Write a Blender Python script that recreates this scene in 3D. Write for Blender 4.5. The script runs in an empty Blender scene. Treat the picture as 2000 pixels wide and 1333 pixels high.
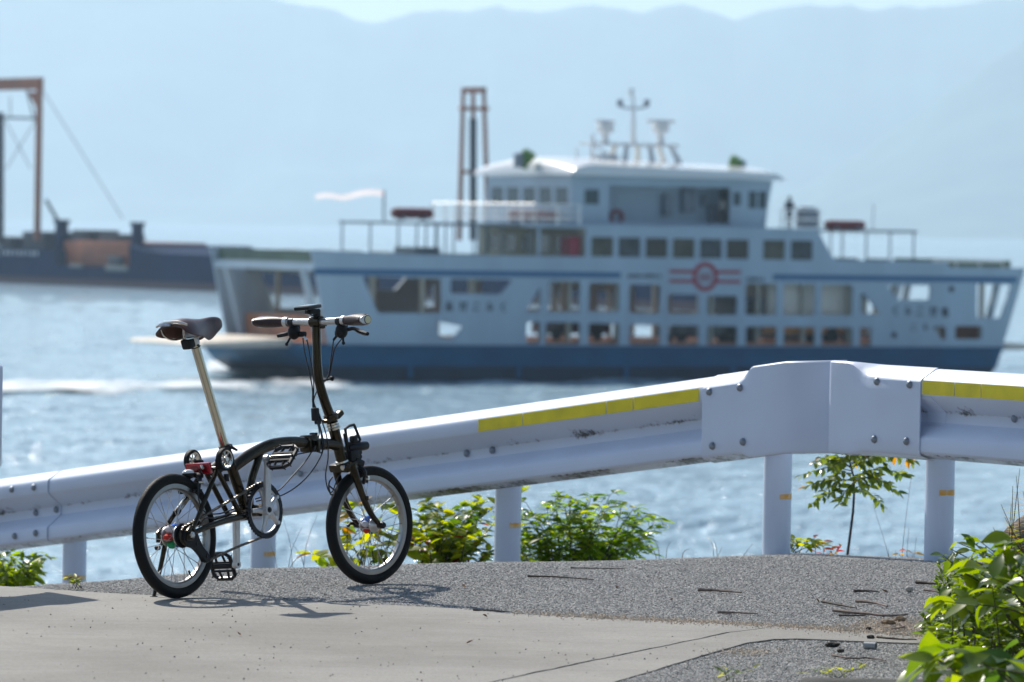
import bpy, bmesh, math, random
import numpy as np
from mathutils import Vector as V, Matrix
from mathutils.geometry import tessellate_polygon
from mathutils import noise as mnoise
R = math.radians
scene = bpy.context.scene

# ------------------------------------------------------------------ camera
F_PX, CX, CY = 10000.0, 1000.0, 666.5          # a 180 mm lens on a 36 mm sensor, measured on a 2000 px wide picture
ROLL, HOR, CAM_H = R(1.0), 440.0, 1.27
PITCH = math.atan((CY - HOR) * math.cos(ROLL) / F_PX)
FWD = V((0, math.cos(PITCH), -math.sin(PITCH)))
_r0 = V((1, 0, 0)); _u0 = _r0.cross(FWD)
RIGHT = _r0 * math.cos(ROLL) + _u0 * math.sin(ROLL)
UPV = _u0 * math.cos(ROLL) - _r0 * math.sin(ROLL)
CAM = V((0, 0, CAM_H))
cam_data = bpy.data.cameras.new('camera')
cam_data.lens = 180.0; cam_data.sensor_width = 36.0
cam_data.clip_start = 0.1; cam_data.clip_end = 60000
cam_data.dof.use_dof = True
cam_data.dof.focus_distance = 17.45
cam_data.dof.aperture_fstop = 6.6
cam_data.dof.aperture_blades = 9
cam = bpy.data.objects.new('camera', cam_data); scene.collection.objects.link(cam)
m = Matrix((RIGHT, UPV, -FWD)).transposed().to_4x4(); m.translation = CAM
cam.matrix_world = m
scene.camera = cam

# ------------------------------------------------------------------ light
SUN_TO = V((-0.54, 0.88, 1.02)).normalized()    # from the scene towards the sun (behind and left)
SUN_EL = math.asin(SUN_TO.z); SUN_AZ = math.atan2(SUN_TO.x, SUN_TO.y)
world = bpy.data.worlds.new('World'); scene.world = world; world.use_nodes = True
nt = world.node_tree; nt.nodes.clear()
sky = nt.nodes.new('ShaderNodeTexSky'); sky.sky_type = 'NISHITA'; sky.sun_disc = False
sky.sun_elevation = SUN_EL; sky.sun_rotation = SUN_AZ
sky.altitude = 0; sky.air_density = 1.0; sky.dust_density = 0.8; sky.ozone_density = 1.6
bg = nt.nodes.new('ShaderNodeBackground'); bg.inputs[1].default_value = 0.10
wo = nt.nodes.new('ShaderNodeOutputWorld')
nt.links.new(sky.outputs[0], bg.inputs[0]); nt.links.new(bg.outputs[0], wo.inputs[0])
sd = bpy.data.lights.new('sun', 'SUN'); sd.energy = 5.0; sd.angle = R(0.53); sd.color = (1.0, 0.95, 0.87)
so = bpy.data.objects.new('sun', sd); scene.collection.objects.link(so)
so.rotation_euler = SUN_TO.to_track_quat('Z', 'Y').to_euler()
vs = scene.view_settings
vs.view_transform = 'Standard'; vs.look = 'None'; vs.gamma = 1.0; vs.use_curve_mapping = False
vs.exposure = 0.13
scene.render.engine = 'CYCLES'
scene.cycles.use_denoising = True
scene.cycles.max_bounces = 8; scene.cycles.transparent_max_bounces = 12
scene.cycles.volume_bounces = 2

# ------------------------------------------------------------------ helpers
COL = scene.collection
rnd = random.Random(7)
def ray(px, py): return FWD + RIGHT * ((px - CX) / F_PX) - UPV * ((py - CY) / F_PX)
def at(px, py, Y):
    d = ray(px, py); return CAM + d * (Y / d.y)
def on_plane(px, py, z=0.0):
    d = ray(px, py); return CAM + d * ((z - CAM_H) / d.z)

def catmull(pts, n=6, closed=False):
    P = [V(p) for p in pts]; out = []
    N = len(P)
    rng = range(N) if closed else range(N - 1)
    for i in rng:
        a = P[(i - 1) % N] if closed or i > 0 else P[0] * 2 - P[1]
        b = P[i]; c = P[(i + 1) % N]
        d = P[(i + 2) % N] if closed or i + 2 < N else P[-1] * 2 - P[-2]
        for k in range(n):
            t = k / n
            out.append(0.5 * ((2 * b) + (c - a) * t + (2 * a - 5 * b + 4 * c - d) * t * t + (3 * b - a - 3 * c + d) * t ** 3))
    if not closed: out.append(P[-1])
    return out

class MB:
    def __init__(self): self.v = []; self.f = []
    def _add(self, vs, fs):
        o = len(self.v); self.v += [V(p) for p in vs]; self.f += [tuple(i + o for i in f) for f in fs]; return self
    def box(self, c, s, rot=None):
        x, y, z = s[0] / 2, s[1] / 2, s[2] / 2
        vs = [V((a * x, b * y, d * z)) for a in (-1, 1) for b in (-1, 1) for d in (-1, 1)]
        if rot is not None: vs = [rot @ p for p in vs]
        c = V(c); vs = [p + c for p in vs]
        return self._add(vs, [(0, 1, 3, 2), (4, 6, 7, 5), (0, 4, 5, 1), (2, 3, 7, 6), (0, 2, 6, 4), (1, 5, 7, 3)])
    def cbox(self, c, s, ch, rot=None):
        """box with chamfered edges (bevel ch)"""
        bm = bmesh.new(); bmesh.ops.create_cube(bm, size=1.0)
        bmesh.ops.scale(bm, vec=s, verts=bm.verts)
        bmesh.ops.bevel(bm, geom=list(bm.edges), offset=ch, segments=2, affect='EDGES', profile=0.6)
        bm.verts.index_update(); c = V(c)
        vs = [(rot @ p.co if rot is not None else p.co) + c for p in bm.verts]
        fs = [tuple(q.index for q in f.verts) for f in bm.faces]; bm.free()
        return self._add(vs, fs)
    def tube(self, pts, r, n=10, closed=False, caps=True, flat=None):
        P = [V(p) for p in pts]; N = len(P)
        rr = list(r) if isinstance(r, (list, tuple)) else [r] * N
        def tang(i):
            if closed: return (P[(i + 1) % N] - P[(i - 1) % N]).normalized()
            a, b = P[max(i - 1, 0)], P[min(i + 1, N - 1)]
            return (b - a).normalized()
        t0 = tang(0); u = t0.orthogonal().normalized(); vs = []; fs = []
        for i in range(N):
            t = tang(i); u = (u - t * u.dot(t))
            u = u.normalized() if u.length > 1e-9 else t.orthogonal().normalized()
            w = t.cross(u)
            for k in range(n):
                a = 2 * math.pi * k / n
                vs.append(P[i] + (u * math.cos(a) + w * math.sin(a)) * rr[i])
        for i in range(N if closed else N - 1):
            j = (i + 1) % N
            for k in range(n):
                l = (k + 1) % n
                fs.append((i * n + k, i * n + l, j * n + l, j * n + k))
        if caps and not closed:
            fs.append(tuple(range(n - 1, -1, -1))); fs.append(tuple((N - 1) * n + k for k in range(n)))
        return self._add(vs, fs)
    def lathe(self, prof, c, axis=(0, 1, 0), n=32, closed=False):
        """prof: (radius, along) pairs turned about axis through c; closed profile for rings"""
        ax = V(axis).normalized(); u = ax.orthogonal().normalized(); w = ax.cross(u); c = V(c)
        K = len(prof); vs = []; fs = []
        for i in range(n):
            a = 2 * math.pi * i / n; d = u * math.cos(a) + w * math.sin(a)
            for (r, h) in prof: vs.append(c + d * r + ax * h)
        for i in range(n):
            j = (i + 1) % n
            for k in range(K if closed else K - 1):
                l = (k + 1) % K
                fs.append((i * K + k, i * K + l, j * K + l, j * K + k))
        if not closed:
            if prof[0][0] > 1e-6: fs.append(tuple(i * K for i in range(n)))
            if prof[-1][0] > 1e-6: fs.append(tuple(i * K + K - 1 for i in range(n - 1, -1, -1)))
        return self._add(vs, fs)
    def cyl(self, a, b, r, n=16):
        return self.tube([a, b], r, n)
    def prism(self, outer, holes, fn, d0, d1):
        """flat polygon with holes; fn(x, y, d) -> 3D point; extruded from d0 to d1"""
        loops = [outer] + list(holes)
        tris = tessellate_polygon([[V((p[0], p[1], 0)) for p in L] for L in loops])
        flat = [p for L in loops for p in L]; n = len(flat)
        vs = [fn(p[0], p[1], d0) for p in flat] + [fn(p[0], p[1], d1) for p in flat]
        fs = []
        for t in tris:
            a, b, c = [flat[i] for i in t]
            cr = (b[0] - a[0]) * (c[1] - a[1]) - (b[1] - a[1]) * (c[0] - a[0])
            if abs(cr) < 1e-12: continue
            if cr < 0: t = (t[0], t[2], t[1])
            fs.append(tuple(t)); fs.append((t[0] + n, t[2] + n, t[1] + n))
        o = 0
        for L in loops:
            k = len(L)
            for i in range(k):
                j = (i + 1) % k; fs.append((o + i, o + j, o + j + n, o + i + n))
            o += k
        return self._add(vs, fs)
    def grid(self, rows):
        K = len(rows[0]); vs = [p for r in rows for p in r]; fs = []
        for i in range(len(rows) - 1):
            for k in range(K - 1):
                fs.append((i * K + k, i * K + k + 1, (i + 1) * K + k + 1, (i + 1) * K + k))
        return self._add(vs, fs)
    def ball(self, c, r, n=12, sc=(1, 1, 1)):
        prof = [(math.sin(math.pi * k / 8) * r, -math.cos(math.pi * k / 8) * r) for k in range(9)]
        o = len(self.v); self.lathe(prof, (0, 0, 0), (0, 0, 1), n)
        c = V(c)
        for i in range(o, len(self.v)):
            p = self.v[i]; self.v[i] = V((p.x * sc[0], p.y * sc[1], p.z * sc[2])) + c
        return self
    def xf(self, fn): self.v = [fn(p) for p in self.v]; return self
    def build(self, name, mat=None, parent=None, smooth=True, ang=40, recalc=True):
        me = bpy.data.meshes.new(name)
        me.from_pydata([tuple(p) for p in self.v], [], self.f); 
        if recalc:
            bm = bmesh.new(); bm.from_mesh(me)
            bmesh.ops.recalc_face_normals(bm, faces=bm.faces); bm.to_mesh(me); bm.free()
        if mat: me.materials.append(mat)
        if smooth:
            me.polygons.foreach_set('use_smooth', [True] * len(me.polygons))
            try: me.set_sharp_from_angle(angle=R(ang))
            except Exception: pass
        me.update()
        o = bpy.data.objects.new(name, me); COL.objects.link(o)
        if parent is not None: o.parent = parent
        return o

def tag(o, label=None, cat=None, group=None, kind=None):
    if label: o['label'] = label
    if cat: o['category'] = cat
    if group: o['group'] = group
    if kind: o['kind'] = kind
    return o
def empty(name, loc=(0, 0, 0), rz=0.0, label=None, cat=None, group=None):
    o = bpy.data.objects.new(name, None); COL.objects.link(o)
    o.location = loc; o.rotation_euler = (0, 0, rz); o.empty_display_size = 0.2
    return tag(o, label, cat, group)
def share(name, src, parent, mw=None):
    o = bpy.data.objects.new(name, src.data); COL.objects.link(o); o.parent = parent
    if mw is not None: o.matrix_basis = mw
    return o

# ------------------------------------------------------------------ materials
def mat(name, col, rough=0.5, metal=0.0, var=0.0, vs=6.0, bump=0.0, bs=60.0, coat=0.0, spec=0.5, col2=None, stretch=(1, 1, 1), dirt=None):
    m = bpy.data.materials.new(name); m.use_nodes = True
    t = m.node_tree; b = t.nodes['Principled BSDF']
    b.inputs['Base Color'].default_value = (*col, 1); b.inputs['Roughness'].default_value = rough
    b.inputs['Metallic'].default_value = metal; b.inputs['Specular IOR Level'].default_value = spec
    if coat: b.inputs['Coat Weight'].default_value = coat; b.inputs['Coat Roughness'].default_value = 0.08
    tc = t.nodes.new('ShaderNodeTexCoord'); mp = t.nodes.new('ShaderNodeMapping'); mp.inputs['Scale'].default_value = stretch
    t.links.new(tc.outputs['Object'], mp.inputs['Vector'])
    if var or col2:
        n = t.nodes.new('ShaderNodeTexNoise'); n.inputs['Scale'].default_value = vs; n.inputs['Detail'].default_value = 6
        t.links.new(mp.outputs[0], n.inputs['Vector'])
        cr = t.nodes.new('ShaderNodeValToRGB')
        c2 = col2 if col2 else tuple(c * (1 + var) for c in col)
        c1 = col if col2 else tuple(c * (1 - var) for c in col)
        cr.color_ramp.elements[0].position = 0.35; cr.color_ramp.elements[1].position = 0.65
        cr.color_ramp.elements[0].color = (*c1, 1); cr.color_ramp.elements[1].color = (*c2, 1)
        t.links.new(n.outputs['Fac'], cr.inputs[0]); t.links.new(cr.outputs[0], b.inputs['Base Color'])
    if bump:
        n2 = t.nodes.new('ShaderNodeTexNoise'); n2.inputs['Scale'].default_value = bs; n2.inputs['Detail'].default_value = 4
        t.links.new(mp.outputs[0], n2.inputs['Vector'])
        bp = t.nodes.new('ShaderNodeBump'); bp.inputs['Strength'].default_value = bump; bp.inputs['Distance'].default_value = 0.01
        t.links.new(n2.outputs['Fac'], bp.inputs['Height']); t.links.new(bp.outputs[0], b.inputs['Normal'])
    return m

def leaf_mat(name, c1, c2, trans=0.5, rough=0.35, scale=9.0):
    m = bpy.data.materials.new(name); m.use_nodes = True
    t = m.node_tree; b = t.nodes['Principled BSDF']; out = t.nodes['Material Output']
    b.inputs['Roughness'].default_value = rough; b.inputs['Specular IOR Level'].default_value = 0.5
    geo = t.nodes.new('ShaderNodeNewGeometry'); n = t.nodes.new('ShaderNodeTexNoise'); n.inputs['Scale'].default_value = scale; n.inputs['Detail'].default_value = 3
    t.links.new(geo.outputs['Position'], n.inputs['Vector'])
    oi = t.nodes.new('ShaderNodeObjectInfo'); ad = t.nodes.new('ShaderNodeMath'); ad.operation = 'MULTIPLY_ADD'
    ad.inputs[1].default_value = 0.5; t.links.new(oi.outputs['Random'], ad.inputs[0]); 
    sb = t.nodes.new('ShaderNodeMath'); sb.operation = 'SUBTRACT'; sb.inputs[1].default_value = 0.25
    t.links.new(n.outputs['Fac'], sb.inputs[0]); t.links.new(sb.outputs[0], ad.inputs[2])
    cr = t.nodes.new('ShaderNodeValToRGB'); cr.color_ramp.elements[0].position = 0.3; cr.color_ramp.elements[1].position = 0.7
    cr.color_ramp.elements[0].color = (*c1, 1); cr.color_ramp.elements[1].color = (*c2, 1)
    t.links.new(ad.outputs[0], cr.inputs[0]); t.links.new(cr.outputs[0], b.inputs['Base Color'])
    tr = t.nodes.new('ShaderNodeBsdfTranslucent'); hs = t.nodes.new('ShaderNodeHueSaturation')
    hs.inputs['Value'].default_value = 4.2; hs.inputs['Saturation'].default_value = 1.15; hs.inputs['Hue'].default_value = 0.478
    t.links.new(cr.outputs[0], hs.inputs['Color']); t.links.new(hs.outputs[0], tr.inputs['Color'])
    mx = t.nodes.new('ShaderNodeMixShader'); mx.inputs[0].default_value = trans
    t.links.new(b.outputs[0], mx.inputs[1]); t.links.new(tr.outputs[0], mx.inputs[2]); t.links.new(mx.outputs[0], out.inputs['Surface'])
    return m
# ================================================================== THE SETTING
SEA_Z = -7.1
def lerp_table(tab, x):
    if x <= tab[0][0]: return tab[0][1]
    for (a, fa), (b, fb) in zip(tab, tab[1:]):
        if x <= b: 
            t = (x - a) / (b - a); t = t * t * (3 - 2 * t) * 0.4 + t * 0.6
            return fa + (fb - fa) * t
    return tab[-1][1]
# line where the pavement starts to fall away towards the slipway and the sea
CREST = [(-40, -6), (-12, 10.2), (-6, 14.2), (-3, 16.4), (-1.76, 17.63), (-1.52, 17.94), (-0.94, 18.84), (0, 19.45), (1.0, 19.95), (1.7, 19.75), (3, 19.2), (8, 15), (40, -10)]
# guardrail line in plan (left long rail), then the right rail
G0, G1 = V((-2.465, 24.65, 0)), V((0.937, 20.83, 0))
def ground_z(x, y):
    s = y - lerp_table(CREST, x)
    slope = 0.118 if x < 0.4 else 0.118 - 0.07 * min(1, (x - 0.4) / 0.8)
    sp = math.log(1 + math.exp(max(min(s / 0.16, 50), -50))) * 0.16
    z = -slope * sp
    # beyond the rail: bank down to the sea
    gl = G0.y + (x - G0.x) * (G1.y - G0.y) / (G1.x - G0.x) if x < 1.3 else 20.4 - (x - 1.31) * 1.61
    e = y - (gl + 0.55)
    if e > 0: z -= min(e * 0.35 + e * e * 0.35, 20)
    z += 0.0022 * mnoise.noise(V((x * 0.7, y * 0.4, 0)))*min(1, max(0, (abs(x + 0.7) + abs(y - 17.5)) - 1.5))
    return max(z, SEA_Z - 2.5)

def build_ground():
    def axis(lo, hi, fine_lo, fine_hi, d, D):
        a = []; x = lo
        while x < fine_lo: a.append(x); x += D
        x = fine_lo
        while x < fine_hi: a.append(x); x += d
        x = fine_hi
        while x <= hi: a.append(x); x += D
        return a
    xs = axis(-60, 60, -6, 6, 0.10, 2.0); ys = axis(-40, 44, 9, 27, 0.12, 1.4)
    mb = MB(); mb.grid([[V((x, y, ground_z(x, y))) for x in xs] for y in ys])
    return mb

def ground_material(name, kind):
    m = bpy.data.materials.new(name); m.use_nodes = True
    t = m.node_tree; b = t.nodes['Principled BSDF']; L = t.links.new
    geo = t.nodes.new('ShaderNodeNewGeometry')
    def noise(s, d=4, r=0.5, vec=None):
        n = t.nodes.new('ShaderNodeTexNoise'); n.inputs['Scale'].default_value = s; n.inputs['Detail'].default_value = d; n.inputs['Roughness'].default_value = r
        L(vec if vec is not None else geo.outputs['Position'], n.inputs['Vector']); return n
    def ramp(src, stops):
        c = t.nodes.new('ShaderNodeValToRGB'); el = c.color_ramp.elements
        while len(el) < len(stops): el.new(0.5)
        for e, (p, col) in zip(el, stops): e.position = p; e.color = (*col, 1)
        L(src, c.inputs[0]); return c
    def mix(f, a, c, typ='MIX'):
        x = t.nodes.new('ShaderNodeMix'); x.data_type = 'RGBA'; x.blend_type = typ
        if isinstance(f, (int, float)): x.inputs[0].default_value = f
        else: L(f, x.inputs[0])
        L(a, x.inputs[6]); L(c, x.inputs[7]); return x.outputs[2]
    bp = t.nodes.new('ShaderNodeBump')
    if kind == 'asphalt':
        vo = t.nodes.new('ShaderNodeTexVoronoi'); vo.inputs['Scale'].default_value = 95; L(geo.outputs['Position'], vo.inputs['Vector'])
        stone = t.nodes.new('ShaderNodeSeparateColor'); L(vo.outputs['Color'], stone.inputs[0])
        col = ramp(stone.outputs[0], [(0.0, (0.10, 0.10, 0.10)), (0.45, (0.18, 0.18, 0.178)), (0.8, (0.27, 0.265, 0.26)), (1.0, (0.42, 0.405, 0.38))]).outputs[0]
        big = ramp(noise(0.9, 5).outputs['Fac'], [(0.3, (0.72, 0.72, 0.74)), (0.7, (1.12, 1.10, 1.06))]).outputs[0]
        col = mix(1.0, col, big, 'MULTIPLY')
        patch = ramp(noise(7, 5, 0.6).outputs['Fac'], [(0.36, (0.78, 0.78, 0.78)), (0.62, (1.08, 1.08, 1.08))]).outputs[0]
        col = mix(1.0, col, patch, 'MULTIPLY')
        # loose sand drifted onto the asphalt
        sand = ramp(noise(26, 6, 0.75).outputs['Fac'], [(0.60, (0, 0, 0)), (0.74, (1, 1, 1))])
        sep = t.nodes.new('ShaderNodeSeparateColor'); L(sand.outputs[0], sep.inputs[0])
        sc = t.nodes.new('ShaderNodeMath'); sc.operation = 'MULTIPLY'; sc.inputs[1].default_value = 0.3; L(sep.outputs[0], sc.inputs[0])
        rgb = t.nodes.new('ShaderNodeRGB'); rgb.outputs[0].default_value = (0.36, 0.30, 0.23, 1)
        col = mix(sc.outputs[0], col, rgb.outputs[0])
        L(col, b.inputs['Base Color']); b.inputs['Roughness'].default_value = 0.85
        h = t.nodes.new('ShaderNodeMath'); h.operation = 'MULTIPLY_ADD'; h.inputs[1].default_value = -1.0; L(vo.outputs['Distance'], h.inputs[0])
        n2 = noise(230, 3); L(n2.outputs['Fac'], h.inputs[2])
        L(h.outputs[0], bp.inputs['Height']); bp.inputs['Strength'].default_value = 0.9; bp.inputs['Distance'].default_value = 0.007
    elif kind == 'concrete':
        base = ramp(noise(1.6, 8, 0.6).outputs['Fac'], [(0.3, (0.235, 0.222, 0.200)), (0.5, (0.268, 0.253, 0.229)), (0.72, (0.300, 0.284, 0.257))]).outputs[0]
        fine = ramp(noise(140, 5, 0.75).outputs['Fac'], [(0.32, (0.66, 0.66, 0.66)), (0.5, (1.0, 1.0, 1.0)), (0.7, (1.16, 1.16, 1.16))]).outputs[0]
        col = mix(1.0, base, fine, 'MULTIPLY')
        mp = t.nodes.new('ShaderNodeMapping'); mp.inputs['Scale'].default_value = (0.9, 26, 1); mp.inputs['Rotation'].default_value = (0, 0, 0.16); L(geo.outputs['Position'], mp.inputs['Vector'])
        br = ramp(noise(3.2, 6, 0.65, mp.outputs[0]).outputs['Fac'], [(0.30, (0.80, 0.80, 0.80)), (0.55, (1.03, 1.03, 1.02)), (0.75, (1.10, 1.10, 1.09))]).outputs[0]
        col = mix(1.0, col, br, 'MULTIPLY')
        st1 = ramp(noise(0.55, 7, 0.68).outputs['Fac'], [(0.36, (0.80, 0.79, 0.77)), (0.52, (1.0, 1.0, 1.0)), (0.70, (1.07, 1.065, 1.05))]).outputs[0]
        col = mix(1.0, col, st1, 'MULTIPLY')
        spk = t.nodes.new('ShaderNodeTexVoronoi'); spk.inputs['Scale'].default_value = 26; L(geo.outputs['Position'], spk.inputs['Vector'])
        sp = ramp(spk.outputs['Distance'], [(0.05, (0.42, 0.40, 0.36)), (0.085, (1, 1, 1))]).outputs[0]
        col = mix(0.35, col, sp, 'MULTIPLY')
        L(col, b.inputs['Base Color']); b.inputs['Roughness'].default_value = 0.8
        L(noise(170, 6, 0.7).outputs['Fac'], bp.inputs['Height']); bp.inputs['Strength'].default_value = 0.55; bp.inputs['Distance'].default_value = 0.004
    L(bp.outputs[0], b.inputs['Normal'])
    return m
M_ASPH = ground_material('asphalt', 'asphalt'); M_CONC = ground_material('concrete', 'concrete')
g = build_ground().build('ground', M_ASPH); tag(g, 'grey coarse asphalt pavement falling away to the sea bank', None, None, 'structure')

# concrete slab laid over the asphalt; outline read on the ground plane
def sheet(outline, name, z, material, label, jag=0.0, step=0.05):
    pts = []
    n = len(outline)
    for i in range(n):
        a, b = V(outline[i]), V(outline[(i + 1) % n]); k = max(1, int((b - a).length / step)) if (b - a).length < 12 else 1
        for q in range(k):
            p = a.lerp(b, q / k)
            if jag: p += V((mnoise.noise(p * 9) + 1.6 * mnoise.noise(p * 2.7), mnoise.noise(p * 9 + V((7, 3, 1))) * 2.2 + 3.0 * mnoise.noise(p * 3.1 + V((2, 5, 1))), 0)) * jag
            pts.append((p.x, p.y))
    mb = MB(); mb.prism(pts, [], lambda x, y, d: V((x, y, d)), z, z - 0.05)
    o = mb.build(name, material, smooth=False); return tag(o, label, None, None, 'structure')
def gp(px, py): p = on_plane(px, py); return (p.x, p.y, 0)
upper = [gp(*q) for q in ((-330, 1139), (-150, 1142), (0, 1147), (150, 1157), (300, 1166), (500, 1173), (700, 1182), (860, 1189), (1000, 1201), (1200, 1212), (1400, 1221), (1520, 1227), (1700, 1240), (1840, 1250), (2000, 1256), (2150, 1260))]
lower_r = [gp(*q) for q in ((2150, 1269), (1900, 1263), (1700, 1256), (1560, 1250), (1510, 1251), (1460, 1258), (1400, 1275), (1300, 1304), (1200, 1336))]
joint = [gp(1424, 1238), gp(955, 1336)]
# the slab is split by a construction joint: big slab and corner slab with a narrow gap between them
Pj0, Pj1 = V(joint[0]), V(joint[1]); dj = (Pj0 - Pj1).normalized(); nj = V((-dj.y, dj.x, 0))
far = Pj1 - dj * 9.0
big = upper[:12] + [tuple(Pj0 + nj * 0.006), tuple(far + nj * 0.006), (-7.5, 4.0, 0), (-12, 9, 0)]
far2 = V(lower_r[-1]) + (V(lower_r[-1]) - V(lower_r[-3])).normalized() * 7.5
small = [tuple(Pj0 - nj * 0.006)] + upper[11:] + lower_r + [tuple(far2), tuple(far - nj * 0.006)]
sheet(big, 'concrete_slab', 0.004, M_CONC, 'broad pale concrete slab under the rear wheel', 0.008, 0.03)
sheet(small, 'concrete_strip', 0.004, M_CONC, 'narrow pale concrete strip beyond the joint', 0.004, 0.03)

# coarse aggregate standing proud of the worn asphalt (real stones, scattered by geometry nodes)
def inside(poly, x, y):
    c = False; n = len(poly); j = n - 1
    for i in range(n):
        xi, yi, xj, yj = poly[i][0], poly[i][1], poly[j][0], poly[j][1]
        if (yi > y) != (yj > y) and x < (xj - xi) * (y - yi) / (yj - yi) + xi: c = not c
        j = i
    return c
def aggregate():
    mb = MB(); d = 0.04; y = 13.4
    while y < 20.9:
        x = -3.0
        while x < 2.9:
            cx, cy = x + d / 2, y + d / 2
            if cy < lerp_table(CREST, cx) + 0.7 and not inside(big, cx, cy) and not inside(small, cx, cy):
                mb._add([(a, b, ground_z(a, b)) for a, b in ((x, y), (x + d, y), (x + d, y + d), (x, y + d))], [(0, 1, 2, 3)])
            x += d
        y += d
    m = bpy.data.materials.new('aggregate_stone'); m.use_nodes = True; t = m.node_tree; b_ = t.nodes['Principled BSDF']; b_.inputs['Roughness'].default_value = 0.8
    oi = t.nodes.new('ShaderNodeObjectInfo'); cr = t.nodes.new('ShaderNodeValToRGB'); el = cr.color_ramp.elements
    el[0].position = 0.0; el[0].color = (0.17, 0.165, 0.154, 1); el[1].position = 1.0; el[1].color = (0.58, 0.56, 0.52, 1)
    for p, c in ((0.25, 0.28), (0.7, 0.385), (0.95, 0.46)): e_ = el.new(p); e_.color = (c, c * 0.975, c * 0.925, 1)
    t.links.new(oi.outputs['Random'], cr.inputs[0]); t.links.new(cr.outputs[0], b_.inputs['Base Color'])
    o = mb.build('asphalt_aggregate', m, smooth=False); tag(o, 'coarse worn stones in the asphalt surface', None, None, 'stuff')
    ng = bpy.data.node_groups.new('scatter_stones', 'GeometryNodeTree')
    ng.interface.new_socket('Geometry', in_out='INPUT', socket_type='NodeSocketGeometry'); ng.interface.new_socket('Geometry', in_out='OUTPUT', socket_type='NodeSocketGeometry')
    N = ng.nodes.new; L = ng.links.new
    gi, go = N('NodeGroupInput'), N('NodeGroupOutput')
    dp = N('GeometryNodeDistributePointsOnFaces'); dp.inputs['Density'].default_value = 13500; dp.inputs['Seed'].default_value = 4
    ico = N('GeometryNodeMeshIcoSphere'); ico.inputs['Radius'].default_value = 0.0042; ico.inputs['Subdivisions'].default_value = 1
    sm = N('GeometryNodeSetMaterial'); sm.inputs['Material'].default_value = m
    ip = N('GeometryNodeInstanceOnPoints')
    rs = N('FunctionNodeRandomValue'); rs.data_type = 'FLOAT_VECTOR'; rs.inputs[0].default_value = (0.5, 0.5, 0.22); rs.inputs[1].default_value = (1.3, 1.3, 0.55)
    rr = N('FunctionNodeRandomValue'); rr.data_type = 'FLOAT_VECTOR'; rr.inputs[0].default_value = (-0.6, -0.6, 0); rr.inputs[1].default_value = (0.6, 0.6, 6.28)
    L(gi.outputs[0], dp.inputs['Mesh']); L(dp.outputs['Points'], ip.inputs['Points']); L(ico.outputs['Mesh'], sm.inputs['Geometry']); L(sm.outputs[0], ip.inputs['Instance'])
    L(rs.outputs[0], ip.inputs['Scale']); L(rr.outputs[0], ip.inputs['Rotation']); L(ip.outputs[0], go.inputs[0])
    md = o.modifiers.new('scatter', 'NODES'); md.node_group = ng
aggregate()

# sea ---------------------------------------------------------------
def sea_material():
    m = bpy.data.materials.new('sea_water'); m.use_nodes = True
    t = m.node_tree; b = t.nodes['Principled BSDF']; L = t.links.new
    b.inputs['Base Color'].default_value = (0.31, 0.45, 0.53, 1); b.inputs['Roughness'].default_value = 0.07; b.inputs['IOR'].default_value = 1.33  # pale base colour stands in for sun glitter whitening the choppy water
    geo = t.nodes.new('ShaderNodeNewGeometry')
    def nz(s, d, st):
        mp = t.nodes.new('ShaderNodeMapping'); mp.inputs['Scale'].default_value = st; L(geo.outputs['Position'], mp.inputs['Vector'])
        n = t.nodes.new('ShaderNodeTexNoise'); n.inputs['Scale'].default_value = s; n.inputs['Detail'].default_value = d; n.inputs['Roughness'].default_value = 0.5
        L(mp.outputs[0], n.inputs['Vector']); return n.outputs['Fac']
    a = nz(1.6, 5, (1, 0.7, 1)); c = nz(0.035, 3, (1, 0.5, 1))
    b1 = t.nodes.new('ShaderNodeBump'); b1.inputs['Strength'].default_value = 1.0; b1.inputs['Distance'].default_value = 0.45; L(a, b1.inputs['Height'])
    b2 = t.nodes.new('ShaderNodeBump'); b2.inputs['Strength'].default_value = 1.0; b2.inputs['Distance'].default_value = 0.2; L(c, b2.inputs['Height']); L(b1.outputs[0], b2.inputs['Normal'])
    L(b2.outputs[0], b.inputs['Normal'])
    return m
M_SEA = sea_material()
mb = MB(); mb._add([(-14000, 14, SEA_Z - 0.5), (14000, 14, SEA_Z - 0.5), (14000, 16000, SEA_Z - 0.5), (-14000, 16000, SEA_Z - 0.5)], [(0, 1, 2, 3)])
tag(mb.build('far_sea', M_SEA, smooth=False), 'pale blue sea reaching to the far shore', None, None, 'structure')
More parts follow.
